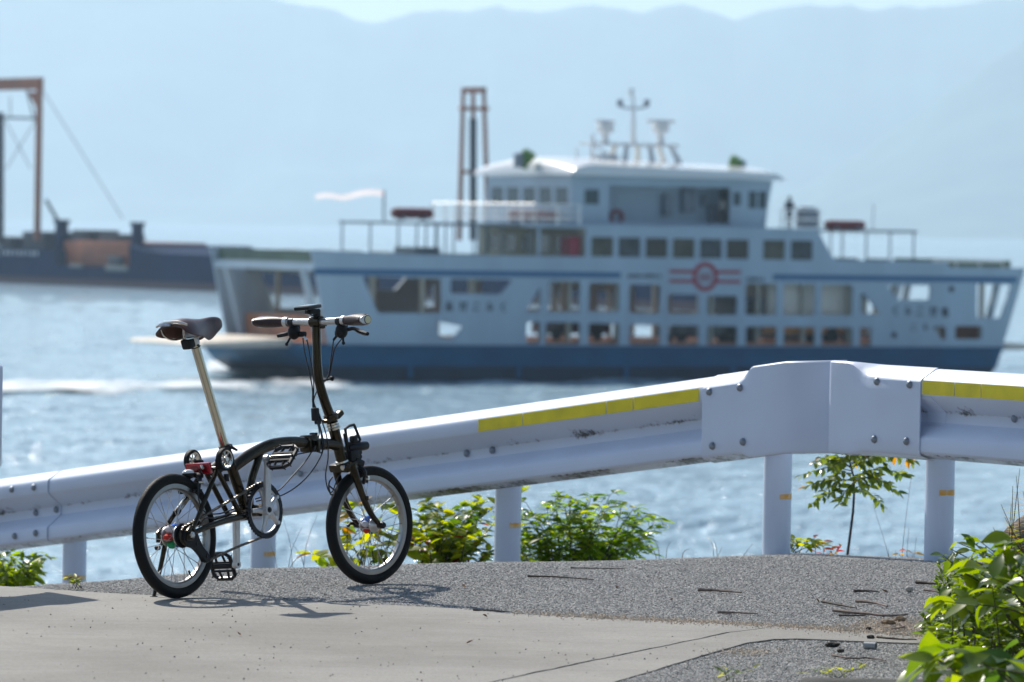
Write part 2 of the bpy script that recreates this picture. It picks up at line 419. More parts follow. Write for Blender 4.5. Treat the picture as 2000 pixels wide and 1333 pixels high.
def wave_sea():
    """choppy water out to a kilometre and a half: real wave geometry, finer where it is nearer"""
    rg = np.random.RandomState(5)
    ys = [70.0]
    while ys[-1] < 1500: ys.append(ys[-1] + 0.16 + 0.00000135 * ys[-1] ** 2.25)
    ys = np.array(ys); u = np.concatenate([np.arange(-0.34, -0.125, 0.0019), np.arange(-0.125, 0.125, 0.00074), np.arange(0.125, 0.34, 0.0019)])
    Yg, Ug = np.meshgrid(ys, u, indexing='ij'); X = Yg * Ug; Z = np.zeros_like(X)
    spacing = np.gradient(ys)[:, None]
    for k in range(34):
        lam = 0.9 * (6.5 / 0.9) ** rg.rand(); th = R(-62) + rg.randn() * 0.55
        kk = 2 * math.pi / lam; amp = 0.0078 * lam
        fade = np.clip((lam / (spacing * 2.2)) - 1.0, 0, 1)            # drop what the mesh cannot carry
        ph = kk * (X * math.cos(th) + Yg * math.sin(th)) + rg.rand() * 6.28
        Z += amp * fade * (np.sin(ph) + 0.25 * np.sin(2 * ph))
    gust = 0.75 + 0.5 * np.sin(X * 0.05 + 1.3) * np.sin(Yg * 0.021 + 0.4) + 0.25 * np.sin(X * 0.13 + Yg * 0.05)
    Z = Z * np.clip(gust, 0.35, 1.4) + SEA_Z
    h, w = X.shape; co = np.stack([X, Yg, Z], -1).reshape(-1, 3).astype(np.float32)
    idx = np.arange(h * w).reshape(h, w)
    q = np.stack([idx[:-1, :-1], idx[:-1, 1:], idx[1:, 1:], idx[1:, :-1]], -1).reshape(-1, 4).astype(np.int32)
    me = bpy.data.meshes.new('sea'); me.vertices.add(len(co)); me.vertices.foreach_set('co', co.ravel())
    me.loops.add(q.size); me.loops.foreach_set('vertex_index', q.ravel()); me.polygons.add(len(q))
    me.polygons.foreach_set('loop_start', np.arange(0, q.size, 4, dtype=np.int32)); me.polygons.foreach_set('loop_total', np.full(len(q), 4, dtype=np.int32))
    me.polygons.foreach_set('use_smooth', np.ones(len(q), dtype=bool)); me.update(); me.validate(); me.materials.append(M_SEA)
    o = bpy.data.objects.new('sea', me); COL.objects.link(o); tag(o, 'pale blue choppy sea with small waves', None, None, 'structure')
    print('SEA', h, w, len(q))
wave_sea()

# mountains ---------------------------------------------------------
M_MTN = mat('wooded_hillside', (0.045, 0.075, 0.05), 0.95, var=0.5, vs=0.006)
def mountains(name, sky_tab, d_shore, d_ridge, d_back, px0, px1, step, seed, label, amp):
    rows = []; N = 26
    for i in range(N + 1):
        f = i / N; row = []
        px = px0
        while px <= px1:
            dist_r = d_ridge
            ysk = lerp_table(sky_tab, px) - 7 + 5.0 * mnoise.fractal(V((px * 0.021, seed, 0)), 1.0, 2.0, 4); hor = HOR + (px - CX) * math.tan(ROLL)
            ztop = (hor - ysk) / F_PX * dist_r + CAM_H
            if f <= 0.8:
                g = f / 0.8; d = d_shore + (d_ridge - d_shore) * g
                h = (SEA_Z - 6) + (ztop - SEA_Z + 6) * (0.25 * g + 0.75 * g * g) if g < 1 else ztop
                x = (px - CX) / F_PX * d
                nn = mnoise.fractal(V((x / 520.0 + seed, d / 880.0, seed)), 1.0, 2.1, 5)
                h += amp * nn * min(1, g * 3) * (1 - g) ** 0.6 * 1.2
            else:
                g = (f - 0.8) / 0.2; d = d_ridge + (d_back - d_ridge) * g; h = ztop * (1 - 0.6 * g)
                x = (px - CX) / F_PX * d
            row.append(V((x, d, max(h, SEA_Z - 6)))); px += step
        rows.append(row)
    mb = MB(); mb.grid(rows)
    return tag(mb.build(name, M_MTN, ang=80), label, None, None, 'structure')
SKY_FAR = [(-3200, 120), (-1500, -60), (-600, -90), (0, -70), (300, -40), (480, -14), (560, 0), (640, 12), (668, 26), (690, 36), (735, 39), (800, 20), (850, 16), (905, 17), (960, 6), (1000, 18), (1040, 20), (1100, 9), (1140, 3), (1190, 10), (1240, 18), (1290, 4), (1325, 2), (1380, 18), (1425, 35), (1480, 18), (1560, 3), (1600, 8), (1650, 6), (1690, 18), (1760, 5), (1830, 10), (1870, 1), (2000, -15), (2600, -40), (5200, 160)]
mountains('mountain_range', SKY_FAR, 10300, 12000, 14000, -3000, 5000, 8, 3.3, 'far hazy blue mountain range across the water', 110)
SKY_NEAR = [(1150, 455), (1300, 452), (1450, 425), (1560, 372), (1660, 310), (1760, 240), (1860, 165), (1940, 112), (2000, 75), (2200, -20), (2600, -120), (3600, 40), (5200, 300)]
mountains('headland_hills', SKY_NEAR, 7800, 9500, 10100, 1150, 5000, 14, 9.1, 'nearer hazy hillside sloping down to the water', 45)

# haze: one closed box of pale air round everything
def haze():
    m = bpy.data.materials.new('haze_air'); m.use_nodes = True; t = m.node_tree
    t.nodes.remove(t.nodes['Principled BSDF'])
    pv = t.nodes.new('ShaderNodeVolumePrincipled')
    pv.inputs['Color'].default_value = (0.69, 0.865, 1.0, 1); pv.inputs['Density'].default_value = 1.16e-4; pv.inputs['Anisotropy'].default_value = 0.42
    t.links.new(pv.outputs[0], t.nodes['Material Output'].inputs['Volume'])
    mb = MB(); z0, z1 = SEA_Z - 8, 790
    mb.box((0, 6000, (z0 + z1) / 2), (30000, 26000, z1 - z0))
    o = mb.build('haze', m, smooth=False); tag(o, 'thin bluish sea haze filling the air', None, None, 'stuff')
haze()
# ================================================================== GUARDRAILS
def rail_paint():
    m = bpy.data.materials.new('white_rail_paint'); m.use_nodes = True
    t = m.node_tree; b = t.nodes['Principled BSDF']; L = t.links.new
    b.inputs['Roughness'].default_value = 0.42
    geo = t.nodes.new('ShaderNodeNewGeometry'); 
    n = t.nodes.new('ShaderNodeTexNoise'); n.inputs['Scale'].default_value = 2.2; n.inputs['Detail'].default_value = 8; L(geo.outputs['Position'], n.inputs['Vector'])
    c = t.nodes.new('ShaderNodeValToRGB'); c.color_ramp.elements[0].position = 0.3; c.color_ramp.elements[1].position = 0.65
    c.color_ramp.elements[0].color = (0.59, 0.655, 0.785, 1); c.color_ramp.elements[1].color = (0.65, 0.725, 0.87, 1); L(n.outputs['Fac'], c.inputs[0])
    # flecks of lichen and soot: only where the 'grime' attribute (ledges that hold wet dirt) allows it
    at_ = t.nodes.new('ShaderNodeAttribute'); at_.attribute_name = 'grime'
    n2 = t.nodes.new('ShaderNodeTexNoise'); n2.inputs['Scale'].default_value = 42; n2.inputs['Detail'].default_value = 7; n2.inputs['Roughness'].default_value = 0.75; L(geo.outputs['Position'], n2.inputs['Vector'])
    n3 = t.nodes.new('ShaderNodeTexNoise'); n3.inputs['Scale'].default_value = 5; n3.inputs['Detail'].default_value = 4; L(geo.outputs['Position'], n3.inputs['Vector'])
    ml = t.nodes.new('ShaderNodeMath'); ml.operation = 'MULTIPLY'; L(n2.outputs['Fac'], ml.inputs[0]); L(n3.outputs['Fac'], ml.inputs[1])
    m2 = t.nodes.new('ShaderNodeMath'); m2.operation = 'MULTIPLY'; L(ml.outputs[0], m2.inputs[0]); L(at_.outputs['Fac'], m2.inputs[1])
    r = t.nodes.new('ShaderNodeValToRGB'); r.color_ramp.elements[0].position = 0.235; r.color_ramp.elements[1].position = 0.33; L(m2.outputs[0], r.inputs[0])
    film = t.nodes.new('ShaderNodeMath'); film.operation = 'MULTIPLY'; film.inputs[1].default_value = 0.30; L(at_.outputs['Fac'], film.inputs[0])
    brown = t.nodes.new('ShaderNodeMix'); brown.data_type = 'RGBA'; L(film.outputs[0], brown.inputs[0]); L(c.outputs[0], brown.inputs[6]); brown.inputs[7].default_value = (0.36, 0.31, 0.27, 1)
    mx = t.nodes.new('ShaderNodeMix'); mx.data_type = 'RGBA'; L(r.outputs[0], mx.inputs[0]); L(brown.outputs[2], mx.inputs[6]); mx.inputs[7].default_value = (0.07, 0.065, 0.055, 1)
    L(mx.outputs[2], b.inputs['Base Color'])
    return m
M_RAIL = rail_paint()
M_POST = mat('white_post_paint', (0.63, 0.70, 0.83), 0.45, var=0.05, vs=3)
M_BOLT = mat('galvanised_bolt', (0.26, 0.29, 0.33), 0.45, metal=0.7, var=0.15, vs=200)
M_TAPE = mat('yellow_reflective_tape', (0.82, 0.66, 0.002), 0.4, var=0.10, vs=9)
M_BAND = mat('orange_worn_band', (0.80, 0.36, 0.015), 0.5, col2=(0.76, 0.62, 0.40), vs=26)

# beam section: (depth towards the road, height below the top edge)
PROFILE_RAW = [(0.000, 0.000), (0.012, 0.003), (0.074, 0.040), (0.080, 0.050), (0.080, 0.098), (0.074, 0.108), (0.010, 0.160), (0.002, 0.168), (0.002, 0.208), (0.010, 0.217), (0.074, 0.262), (0.080, 0.272), (0.080, 0.320), (0.072, 0.332), (0.014, 0.350)]
GRIME_IDX = {6: 0.9, 7: 1.0, 5: 0.35, 12: 0.35, 13: 1.0, 14: 1.0}
def set_grime(o, vals):
    a = o.data.attributes.new('grime', 'FLOAT', 'POINT'); a.data.foreach_set('value', vals)
def sweep(path, profiles, nrm, name, parent, thick=0.005, grime=None, mat_=None):
    """path: 3D top-edge points; profiles: one per path point; nrm: road-side normals"""
    mb = MB(); rows = []; gv = []
    K = len(profiles[0])
    for p, pr, n in zip(path, profiles, nrm):
        fr = [p + n * d - V((0, 0, 1)) * h for d, h in pr]
        bk = [q - n * thick for q in fr][::-1]
        rows.append(fr + bk + [fr[0]])
        gg = [(grime or {}).get(k, 0.0) for k in range(K)]
        gv += gg + gg[::-1] + [gg[0]]
    mb.grid(rows)
    W = len(rows[0])
    for i in (0, len(rows) - 1):
        o = i * W
        for k in range(K - 1): mb.f.append((o + k, o + k + 1, o + 2 * K - 2 - k, o + 2 * K - 1 - k))
    ob = mb.build(name, mat_ or M_RAIL, parent, ang=32); set_grime(ob, gv); return ob
def dome_bolt(parent, p, n, src=[None]):
    if src[0] is None:
        mb = MB(); mb.lathe([(0.0001, 0.013), (0.009, 0.0112), (0.0145, 0.0062), (0.0163, 0.0)], (0, 0, 0), (0, 0, 1), 14)
        o = mb.build('bolt', M_BOLT, parent); src[0] = o
    else:
        o = bpy.data.objects.new('bolt', src[0].data); COL.objects.link(o); o.parent = parent
    o.matrix_basis = Matrix.Translation(p) @ n.to_track_quat('Z', 'Y').to_matrix().to_4x4()
def road_normal(d):                       # horizontal normal of a rail direction that faces the road (the camera)
    n = V((d.y, -d.x, 0)).normalized()
    return n if n.y < 0 else -n
def post(parent, x, y, ztop, zb, band_z=None, band_arc=(-1.2, 0.4), r=0.0572):
    mb = MB(); mb.lathe([(r, 0), (r, ztop - zb - 0.006), (r - 0.006, ztop - zb), (0.0001, ztop - zb + 0.002)], (x, y, zb), (0, 0, 1), 28)
    p = mb.build('post', M_POST, parent)
    if band_z is not None:
        b = MB(); rows = []
        a0, a1 = band_arc
        for k in range(15):
            a = a0 + (a1 - a0) * k / 14; d = V((math.sin(a), -math.cos(a), 0))
            h = 0.013 * (0.8 + 0.35 * mnoise.noise(V((k * 0.7, x * 9, 0))))
            rows.append([V((x, y, band_z - h)) + d * (r + 0.0015), V((x, y, band_z + h)) + d * (r + 0.0015)])
        b.grid(rows); b.build('reflector_band', M_BAND, p)
    return p

def make_left_rail():
    # top edge: falls with the slipway to the left
    e = empty('guardrail', (0, 0, 0), 0, 'long white guardrail sloping down behind the bicycle with yellow tape at its high end', 'guardrail', 'white roadside guardrails')
    A0, A1 = at(0, 937, 24.65), at(1450, 728, 20.83)
    d = (A1 - A0); du = d / (A1.x - A0.x)
    P = lambda X: A0 + du * (X - A0.x)
    dh = V((d.x, d.y, 0)).normalized(); n = road_normal(dh)
    def px_to_X(px):            # X on the rail line for a picture column
        lo, hi = -8.0, 3.0
        for _ in range(50):
            mid = (lo + hi) / 2; q = P(mid) - CAM
            u = CX + F_PX * q.dot(RIGHT) / q.dot(FWD)
            if u < px: lo = mid
            else: hi = mid
        return (lo + hi) / 2
    xs = px_to_X
    # beams: one overlaps the next at px 125
    Xj = xs(122)
    def beam(Xa, Xb, off):
        k = 24; path = [P(Xa + (Xb - Xa) * i / k) + n * off for i in range(k + 1)]
        # let the metal wander very slightly
        path = [q + n * 0.004 * mnoise.noise(q * 0.9) for q in path]
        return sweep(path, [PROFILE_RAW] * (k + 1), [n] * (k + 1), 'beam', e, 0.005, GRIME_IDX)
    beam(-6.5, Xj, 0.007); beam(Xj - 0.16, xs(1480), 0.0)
    # bolts at the lap joint: pixels -> points on the beam face
    def on_beam(px, py, depth):
        X = xs(px); b = P(X); q = b + n * depth
        # height from picture row at that depth
        return V((q.x, q.y, at(px, py, q.y).z))
    for px, py, dp in ((53, 957, .089), (96, 953, .089), (75, 1002, .012), (115, 996, .012), (60, 1048, .089), (101, 1042, .089), (915, 886, .006), (965, 880, .006), (590, 925, .006), (665, 915, .006)):
        dome_bolt(e, on_beam(px, py, dp), n)
    # yellow tape: four strips on the upper ridge, just below the lip
    edges = [962, 1050, 1213, 1266, 1395]
    for a, b in zip(edges, edges[1:]):
        Xa, Xb = xs(a) + 0.002, xs(b) - 0.002; mb = MB(); rows = []
        for i in range(9):
            q = P(Xa + (Xb - Xa) * i / 8); w = 0.0015 * mnoise.noise(V((i, a, 0)))
            rows.append([q + n * 0.0825 + V((0, 0, -0.047 + w)), q + n * 0.0825 + V((0, 0, -0.100 + w * 1.5))])
        mb.grid(rows); mb.build('tape_strip', M_TAPE, e)
    # end sleeve: covers the ridges as a flat plate, then curls back at its end
    Xs0, Xs1, Xs2, Xs3 = xs(1402), xs(1472), xs(1500), xs(1562)
    cover = [(0.000, -0.004), (0.012, 0.000), (0.078, 0.040), (0.086, 0.052), (0.086, 0.12), (0.086, 0.18), (0.086, 0.26), (0.086, 0.322), (0.078, 0.336), (0.014, 0.356)]
    plate = [(0.074, -0.012), (0.080, -0.011), (0.085, -0.006), (0.086, 0.02), (0.086, 0.12), (0.086, 0.18), (0.086, 0.26), (0.086, 0.345), (0.083, 0.356), (0.070, 0.360)]
    def mixp(t): return [(a[0] * (1 - t) + b[0] * t, a[1] * (1 - t) + b[1] * t) for a, b in zip(cover, plate)]
    path, prof, nr = [], [], []
    for X in (Xs0, (Xs0 + Xs1) / 2, Xs1): path.append(P(X)); prof.append(cover); nr.append(n)
    for t in (0.25, 0.5, 0.75, 1.0):
        path.append(P(Xs1 + (Xs2 - Xs1) * t)); prof.append(mixp(t * t * (3 - 2 * t))); nr.append(n)
    path.append(P(Xs3)); prof.append(plate); nr.append(n)
    rad, tot = 0.26, 1.05
    base = P(Xs3)
    for k in range(1, 11):
        a = tot * k / 10
        cc = base - n * (rad - 0.086); 
        nn = (n * math.cos(a) + dh * math.sin(a))
        surf = cc + nn * rad + V((0, 0, d.z / V((d.x, d.y, 0)).length * rad * math.sin(a) * 0.35))
        path.append(surf - nn * 0.086); prof.append(plate); nr.append(nn)
    sweep(path, prof, nr, 'end_sleeve', e, 0.005, {8: 0.8, 9: 0.95})
    for px, py in ((1416, 766), (1476, 758), (1424, 872), (1484, 864)):
        dome_bolt(e, on_beam(px, py, 0.0875), n)
    # posts
    for px, w in ((128, 0), (497, 0), (975, 0), (1502, 0), (-420, 0)):
        X = xs(px); q = P(X) - n * 0.061
        bz = {128: 1127, 497: 1081, 975: 1025, 1502: 969}.get(px)
        bandz = at(px, bz, q.y).z if bz else None
        post(e, q.x, q.y, q.z - 0.02, ground_z(q.x, q.y) - 0.3, bandz, (0.12, 1.35) if px != 128 else (-0.9, 1.3))
    return e, P(xs(1640)), n
GL, _, NL = make_left_rail()

def make_right_rail():
    e = empty('guardrail', (0, 0, 0), 0, 'white guardrail running off beside the leafy bush with yellow tape along its ridge', 'guardrail', 'white roadside guardrails')
    A0, A1 = at(1645, 710, 20.40), at(2000, 731, 19.45)
    # the direction is carried on beyond the frame
    d = A1 - A0; dh = V((d.x, d.y, 0)).normalized(); n = road_normal(dh)
    L = V((d.x, d.y, 0)).length
    P = lambda s: A0 + d * (s / L)
    def s_of(px):
        lo, hi = -1.0, 8.0
        for _ in range(50):
            mid = (lo + hi) / 2; q = P(mid) - CAM
            if CX + F_PX * q.dot(RIGHT) / q.dot(FWD) < px: lo = mid
            else: hi = mid
        return (lo + hi) / 2
    k = 20; s0, s1 = s_of(1760), 6.0
    path = [P(s0 + (s1 - s0) * i / k) for i in range(k + 1)]
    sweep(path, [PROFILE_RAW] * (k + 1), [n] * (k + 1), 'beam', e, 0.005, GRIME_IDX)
    cover = [(0.000, -0.004), (0.012, 0.000), (0.078, 0.038), (0.086, 0.050), (0.086, 0.105), (0.078, 0.115), (0.016, 0.163), (0.007, 0.172), (0.007, 0.210), (0.016, 0.220), (0.078, 0.262), (0.086, 0.272), (0.086, 0.325), (0.078, 0.338), (0.014, 0.357)]
    flatc = [(0.000, -0.004), (0.012, 0.000), (0.078, 0.038), (0.086, 0.050), (0.086, 0.105), (0.086, 0.115), (0.086, 0.163), (0.086, 0.172), (0.086, 0.210), (0.086, 0.220), (0.086, 0.262), (0.086, 0.272), (0.086, 0.325), (0.078, 0.338), (0.014, 0.357)]
    plate = [(0.066, -0.012), (0.080, -0.011), (0.085, -0.006), (0.086, 0.02), (0.086, 0.105), (0.086, 0.115), (0.086, 0.163), (0.086, 0.172), (0.086, 0.210), (0.086, 0.220), (0.086, 0.262), (0.086, 0.29), (0.086, 0.340), (0.083, 0.352), (0.068, 0.358)]
    def mixp(a_, b_, t): return [(a[0] * (1 - t) + b[0] * t, a[1] * (1 - t) + b[1] * t) for a, b in zip(a_, b_)]
    sa, sb, sc, sd_ = s_of(1648), s_of(1690), s_of(1728), s_of(1832)
    path, prof, nr = [], [], []
    rad = 0.035                       # rounded left end, curled back
    for q in range(8, 0, -1):
        a = 1.45 * q / 8; nn = n * math.cos(a) - dh * math.sin(a)
        surf = P(sa + rad) + n * (0.086 - rad) + nn * rad
        path.append(surf - nn * 0.086); prof.append(plate); nr.append(nn)
    path += [P(sa + rad), P(sb)]; prof += [plate, plate]; nr += [n, n]
    for t in (0.25, 0.5, 0.75, 1.0):
        path.append(P(sb + (sc - sb) * t)); prof.append(mixp(plate, flatc, t * t * (3 - 2 * t))); nr.append(n)
    path += [P(sd_ - 0.004), P(sd_)]; prof += [flatc, flatc]; nr += [n, n]
    sweep(path, prof, nr, 'end_sleeve', e, 0.005, {13: 0.8, 14: 1.0})
    tongue = [P(sd_ - 0.02), P(sd_ + 0.045)]
    sweep([q + n * 0.004 for q in [P(sd_ - 0.05), P(sd_ + 0.06)]], [PROFILE_RAW[5:10]] * 2, [n] * 2, 'lap_tongue', e, 0.004, {})
    for px, py in ((1748, 746), (1812, 752), (1745, 859), (1808, 863)):
        s = s_of(px); q = P(s) + n * 0.0875; dome_bolt(e, V((q.x, q.y, at(px, py, q.y).z)), n)
    s = s_of(1985); q = P(s) + n * 0.004; dome_bolt(e, V((q.x, q.y, at(1985, 818, q.y).z)), n)
    marks = [s_of(p) for p in (1834, 1898, 1950, 2060, 2170)]
    for a, b in zip(marks, marks[1:]):
        mb = MB(); rows = []
        for i in range(7):
            q = P(a + 0.002 + (b - a - 0.004) * i / 6); rows.append([q + n * 0.0825 + V((0, 0, -0.044)), q + n * 0.0825 + V((0, 0, -0.098))])
        mb.grid(rows); mb.build('tape_strip', M_TAPE, e)
    for px in (1816, 2330, 2800):
        s = s_of(px); q = P(s) - n * 0.061
        post(e, q.x, q.y, q.z - 0.02, ground_z(q.x, q.y) - 0.3, at(px, 961, q.y).z if px == 1816 else None, (-0.1, 1.35))
    return e
make_right_rail()

def make_edge_rail():
    e = empty('guardrail', (0, 0, 0), 0, 'white guardrail end standing alone across the slip road from the long one', 'guardrail', 'white roadside guardrails')
    A0 = at(14, 713, 17.6); dh = V((-0.40, -0.917, 0)).normalized(); n = road_normal(dh)
    path, prof, nr = [], [], []
    plate = [(0.066, 0.0), (0.080, 0.001), (0.085, 0.006), (0.086, 0.02), (0.086, 0.12), (0.086, 0.18), (0.086, 0.26), (0.086, 0.340), (0.083, 0.350), (0.068, 0.354)]
    cover = [(0.000, -0.004), (0.012, 0.000), (0.078, 0.040), (0.086, 0.052), (0.086, 0.12), (0.086, 0.18), (0.086, 0.26), (0.086, 0.322), (0.078, 0.336), (0.014, 0.356)]
    rad = 0.04
    for q in range(8, 0, -1):
        a = 1.5 * q / 8; nn = n * math.cos(a) - dh * math.sin(a)
        surf = A0 - n * 0.086 + dh * rad + n * (0.086 - rad) + nn * rad
        path.append(surf - nn * 0.086); prof.append(plate); nr.append(nn)
    O = A0 - n * 0.086
    for s, pr in ((rad, plate), (0.25, plate), (0.34, cover), (0.6, cover)):
        path.append(O + dh * s); prof.append(pr); nr.append(n)
    sweep(path, prof, nr, 'end_sleeve', e, 0.005, {})
    sweep([O + dh * s for s in (0.5, 2, 4, 6)], [PROFILE_RAW] * 4, [n] * 4, 'beam', e, 0.005, GRIME_IDX)
    for s in (0.9, 2.9, 4.9):
        q = O + dh * s - n * 0.061
        post(e, q.x, q.y, q.z - 0.02, -0.3)
make_edge_rail()
# ================================================================== FOLDING BICYCLE
M_FRAME = mat('black_lacquer_frame', (0.040, 0.031, 0.018), 0.22, metal=0.85, coat=0.15, var=0.3, vs=25)
M_BLK = mat('black_plastic', (0.008, 0.008, 0.009), 0.5, spec=0.3, bump=0.1, bs=300)
M_BLKM = mat('black_anodised', (0.018, 0.018, 0.02), 0.28, metal=0.6)
M_TYRE = mat('tyre_rubber', (0.008, 0.008, 0.008), 0.6, spec=0.22, bump=0.25, bs=220)
M_ALU = mat('brushed_alloy', (0.62, 0.61, 0.60), 0.34, metal=0.9, var=0.08, vs=30)
M_CRANK = mat('satin_alloy_crank', (0.60, 0.60, 0.60), 0.42, metal=0.75, var=0.05, vs=30)
M_RIM = mat('rim_alloy', (0.34, 0.33, 0.31), 0.33, metal=0.95, var=0.12, vs=14)
M_STEEL = mat('polished_steel', (0.66, 0.64, 0.58), 0.16, metal=1.0)
M_POSTST = mat('steel_seatpost', (0.62, 0.58, 0.48), 0.20, metal=1.0, var=0.06, vs=18)
M_SPOKE = mat('spoke_steel', (0.45, 0.45, 0.45), 0.3, metal=1.0)
M_CHAIN = mat('oily_chain', (0.13, 0.11, 0.09), 0.38, metal=0.9, var=0.4, vs=300)
M_LEATH = mat('brown_leather', (0.085, 0.032, 0.022), 0.34, coat=0.12, var=0.3, vs=30, bump=0.15, bs=260)
M_LEATHU = mat('leather_underside', (0.045, 0.018, 0.012), 0.8, var=0.3, vs=30)
M_GRIP = mat('maroon_leather_grip', (0.034, 0.012, 0.012), 0.42, var=0.25, vs=50, bump=0.12, bs=300)
M_RED = mat('red_reflector', (0.42, 0.006, 0.015), 0.15, coat=0.6, var=0.25, vs=120)
M_LENS = mat('clear_lens', (0.75, 0.75, 0.74), 0.12, coat=0.5)
M_CBLK = mat('black_cable', (0.012, 0.012, 0.013), 0.3)
M_ORNG = mat('brass_disc', (0.62, 0.55, 0.36), 0.3, metal=0.9)
PUFF = [mat('puff_blue', (0.02, 0.16, 0.62), 0.8), mat('puff_white', (0.72, 0.70, 0.74), 0.8), mat('puff_red', (0.62, 0.03, 0.015), 0.8), mat('puff_green', (0.02, 0.36, 0.13), 0.8), mat('puff_cobalt', (0.015, 0.07, 0.45), 0.8), mat('puff_cream', (0.75, 0.72, 0.66), 0.8)]

BA = on_plane(347, 1169.5, 0.004); HD, LEAN = R(54.2), R(4.9)
bike = empty('folding_bicycle', BA, 0, 'black small wheeled folding bicycle with brown saddle parked on its kickstand', 'bicycle')
fw = V((math.cos(HD), math.sin(HD), 0)); lf0 = V((-math.sin(HD), math.cos(HD), 0)); zz = V((0, 0, 1))
upb = zz * math.cos(LEAN) + lf0 * math.sin(LEAN); lfb = lf0 * math.cos(LEAN) - zz * math.sin(LEAN)
mm = Matrix((fw, lfb, upb)).transposed().to_4x4(); mm.translation = BA
bike.matrix_world = mm
RAX = V((0, 0, 0.209)); FAX = V((1.062, 0, 0.206)); BBC = V((0.420, 0, 0.279))
# steering axis and turn
SA, SB = V((0.895, 0, 0.549)), V((0.932, 0, 0.432)); SDIR = (SA - SB).normalized(); STEER = Matrix.Rotation(R(-8), 3, SDIR)
def st(p): return SB + STEER @ (V(p) - SB)

def wheel(name, c, steer, dish, hubprof, n_sp=28, label=None):
    """tyre, rim, spokes and hub about the bicycle's cross axis"""
    f = st if steer else (lambda p: p)
    ro, rt = 0.209, 0.0195
    mb = MB(); prof = []
    R0 = ro - rt
    for k in range(20):
        a = 2 * math.pi * k / 20; x = math.cos(a); y = math.sin(a)
        prof.append((R0 + rt * x * (0.98 if x > 0 else 1.05), rt * y * (0.95 if abs(y) > 0.5 else 1)))
    mb.lathe(prof, c, (0, 1, 0), 72, True); mb.xf(f)
    w = mb.build(name, M_TYRE, bike); 
    rim = MB(); rim.lathe([(0.1735, -0.0125), (0.1775, -0.0115), (0.1775, 0.0115), (0.1735, 0.0125), (0.160, 0.0115), (0.155, 0.007), (0.155, -0.007), (0.160, -0.0115)], c, (0, 1, 0), 72, True)
    rim.xf(f).build('rim', M_RIM, w, ang=25)
    hub = MB(); hub.lathe(hubprof, c, (0, 1, 0), 24); hub.xf(f).build('hub', M_ALU, w, ang=35)
    sp = MB(); fl, fr, rf = dish
    for k in range(n_sp):
        side = 1 if k % 2 else -1; a = 2 * math.pi * k / n_sp
        tw = (0.62 if (k // 2) % 2 else -0.62)
        hb = V((math.cos(a + tw) * rf, (fl if side > 0 else -fr), math.sin(a + tw) * rf))
        rb = V((math.cos(a) * 0.156, side * 0.003, math.sin(a) * 0.156))
        sp.tube([c + hb, c + rb], 0.0012, 5); 
        d = (hb - rb).normalized(); sp.tube([c + rb - d * 0.001, c + rb + d * 0.012], 0.0021, 5)
    sp.xf(f).build('spokes', M_SPOKE, w)
    # valve
    va = MB(); va.cyl(c + V((0.075, 0.0, -0.136)), c + V((0.064, 0, -0.117)), 0.0035, 8); va.xf(f).build('valve', M_BLK, w)
    return w
rw = wheel('rear_wheel', RAX, False, (0.028, 0.022, 0.030), [(0.006, -0.062), (0.012, -0.060), (0.012, -0.030), (0.034, -0.026), (0.034, -0.020), (0.018, -0.016), (0.018, 0.022), (0.034, 0.026), (0.034, 0.031), (0.010, 0.034), (0.006, 0.062)])
fwh = wheel('front_wheel', FAX, True, (0.024, 0.024, 0.022), [(0.005, -0.052), (0.012, -0.040), (0.026, -0.027), (0.026, -0.021), (0.014, -0.017), (0.014, 0.017), (0.026, 0.021), (0.026, 0.027), (0.012, 0.040), (0.005, 0.052)])
tag(fwh, 'front wheel with silver rim')
# coloured fluffy hub rings: one puff after another round the hub
def puffs(wh, c, rad, rr, steer, start, k=6):
    for i in range(k):
        a = start + 2 * math.pi * i / k
        mb = MB(); pts = [c + V((math.cos(a + t) * rad, 0, math.sin(a + t) * rad)) for t in (-0.42, -0.2, 0, 0.2, 0.42)]
        mb.tube(pts, [rr * 0.55, rr * 0.92, rr, rr * 0.92, rr * 0.55], 12)
        if steer: mb.xf(st)
        mb.build('hub_puff', PUFF[i], wh)
puffs(fwh, FAX, 0.022, 0.0135, True, 1.9); puffs(rw, RAX + V((0, 0.004, 0)), 0.026, 0.019, False, 1.2)

# --- main frame
mb = MB()
mb.tube(catmull([(0.318, 0, 0.425), (0.372, 0, 0.449), (0.435, 0, 0.473), (0.527, 0, 0.498), (0.60, 0, 0.506), (0.68, 0, 0.506), (0.81, 0, 0.497), (0.914, 0, 0.491)], 6), 0.0205, 18)
mf = mb.build('main_frame', M_FRAME, bike)
mb = MB(); mb.tube([(0.290, 0, 0.498), (0.381, 0, 0.292)], 0.0182, 18); mb.build('seat_tube', M_FRAME, mf)
mb = MB(); mb.tube(catmull([(0.482, 0, 0.478), (0.458, 0, 0.440), (0.425, 0, 0.385), (0.409, 0, 0.33), (0.410, 0, 0.285)], 5), 0.0140, 14); mb.build('strut', M_FRAME, mf)
mb = MB(); mb.cyl(BBC + V((0, -0.036, 0)), BBC + V((0, 0.036, 0)), 0.021, 20); mb.tube([(0.37, 0, 0.292), BBC], 0.012, 10); mb.build('bottom_bracket', M_FRAME, mf)
mb = MB(); mb.tube([SA + SDIR * 0.004, SB - SDIR * 0.002], 0.0195, 20); mb.build('head_tube', M_FRAME, mf)
mb = MB(); mb.cbox((0.752, 0.0, 0.500), (0.050, 0.050, 0.060), 0.008); mb.cbox((0.775, -0.004, 0.531), (0.03, 0.016, 0.012), 0.003); mb.cyl((0.752, -0.034, 0.500), (0.752, -0.02, 0.500), 0.009, 12); mb.cbox((0.752, -0.040, 0.490), (0.012, 0.010, 0.046), 0.003)
mb.build('frame_hinge', M_FRAME, mf)
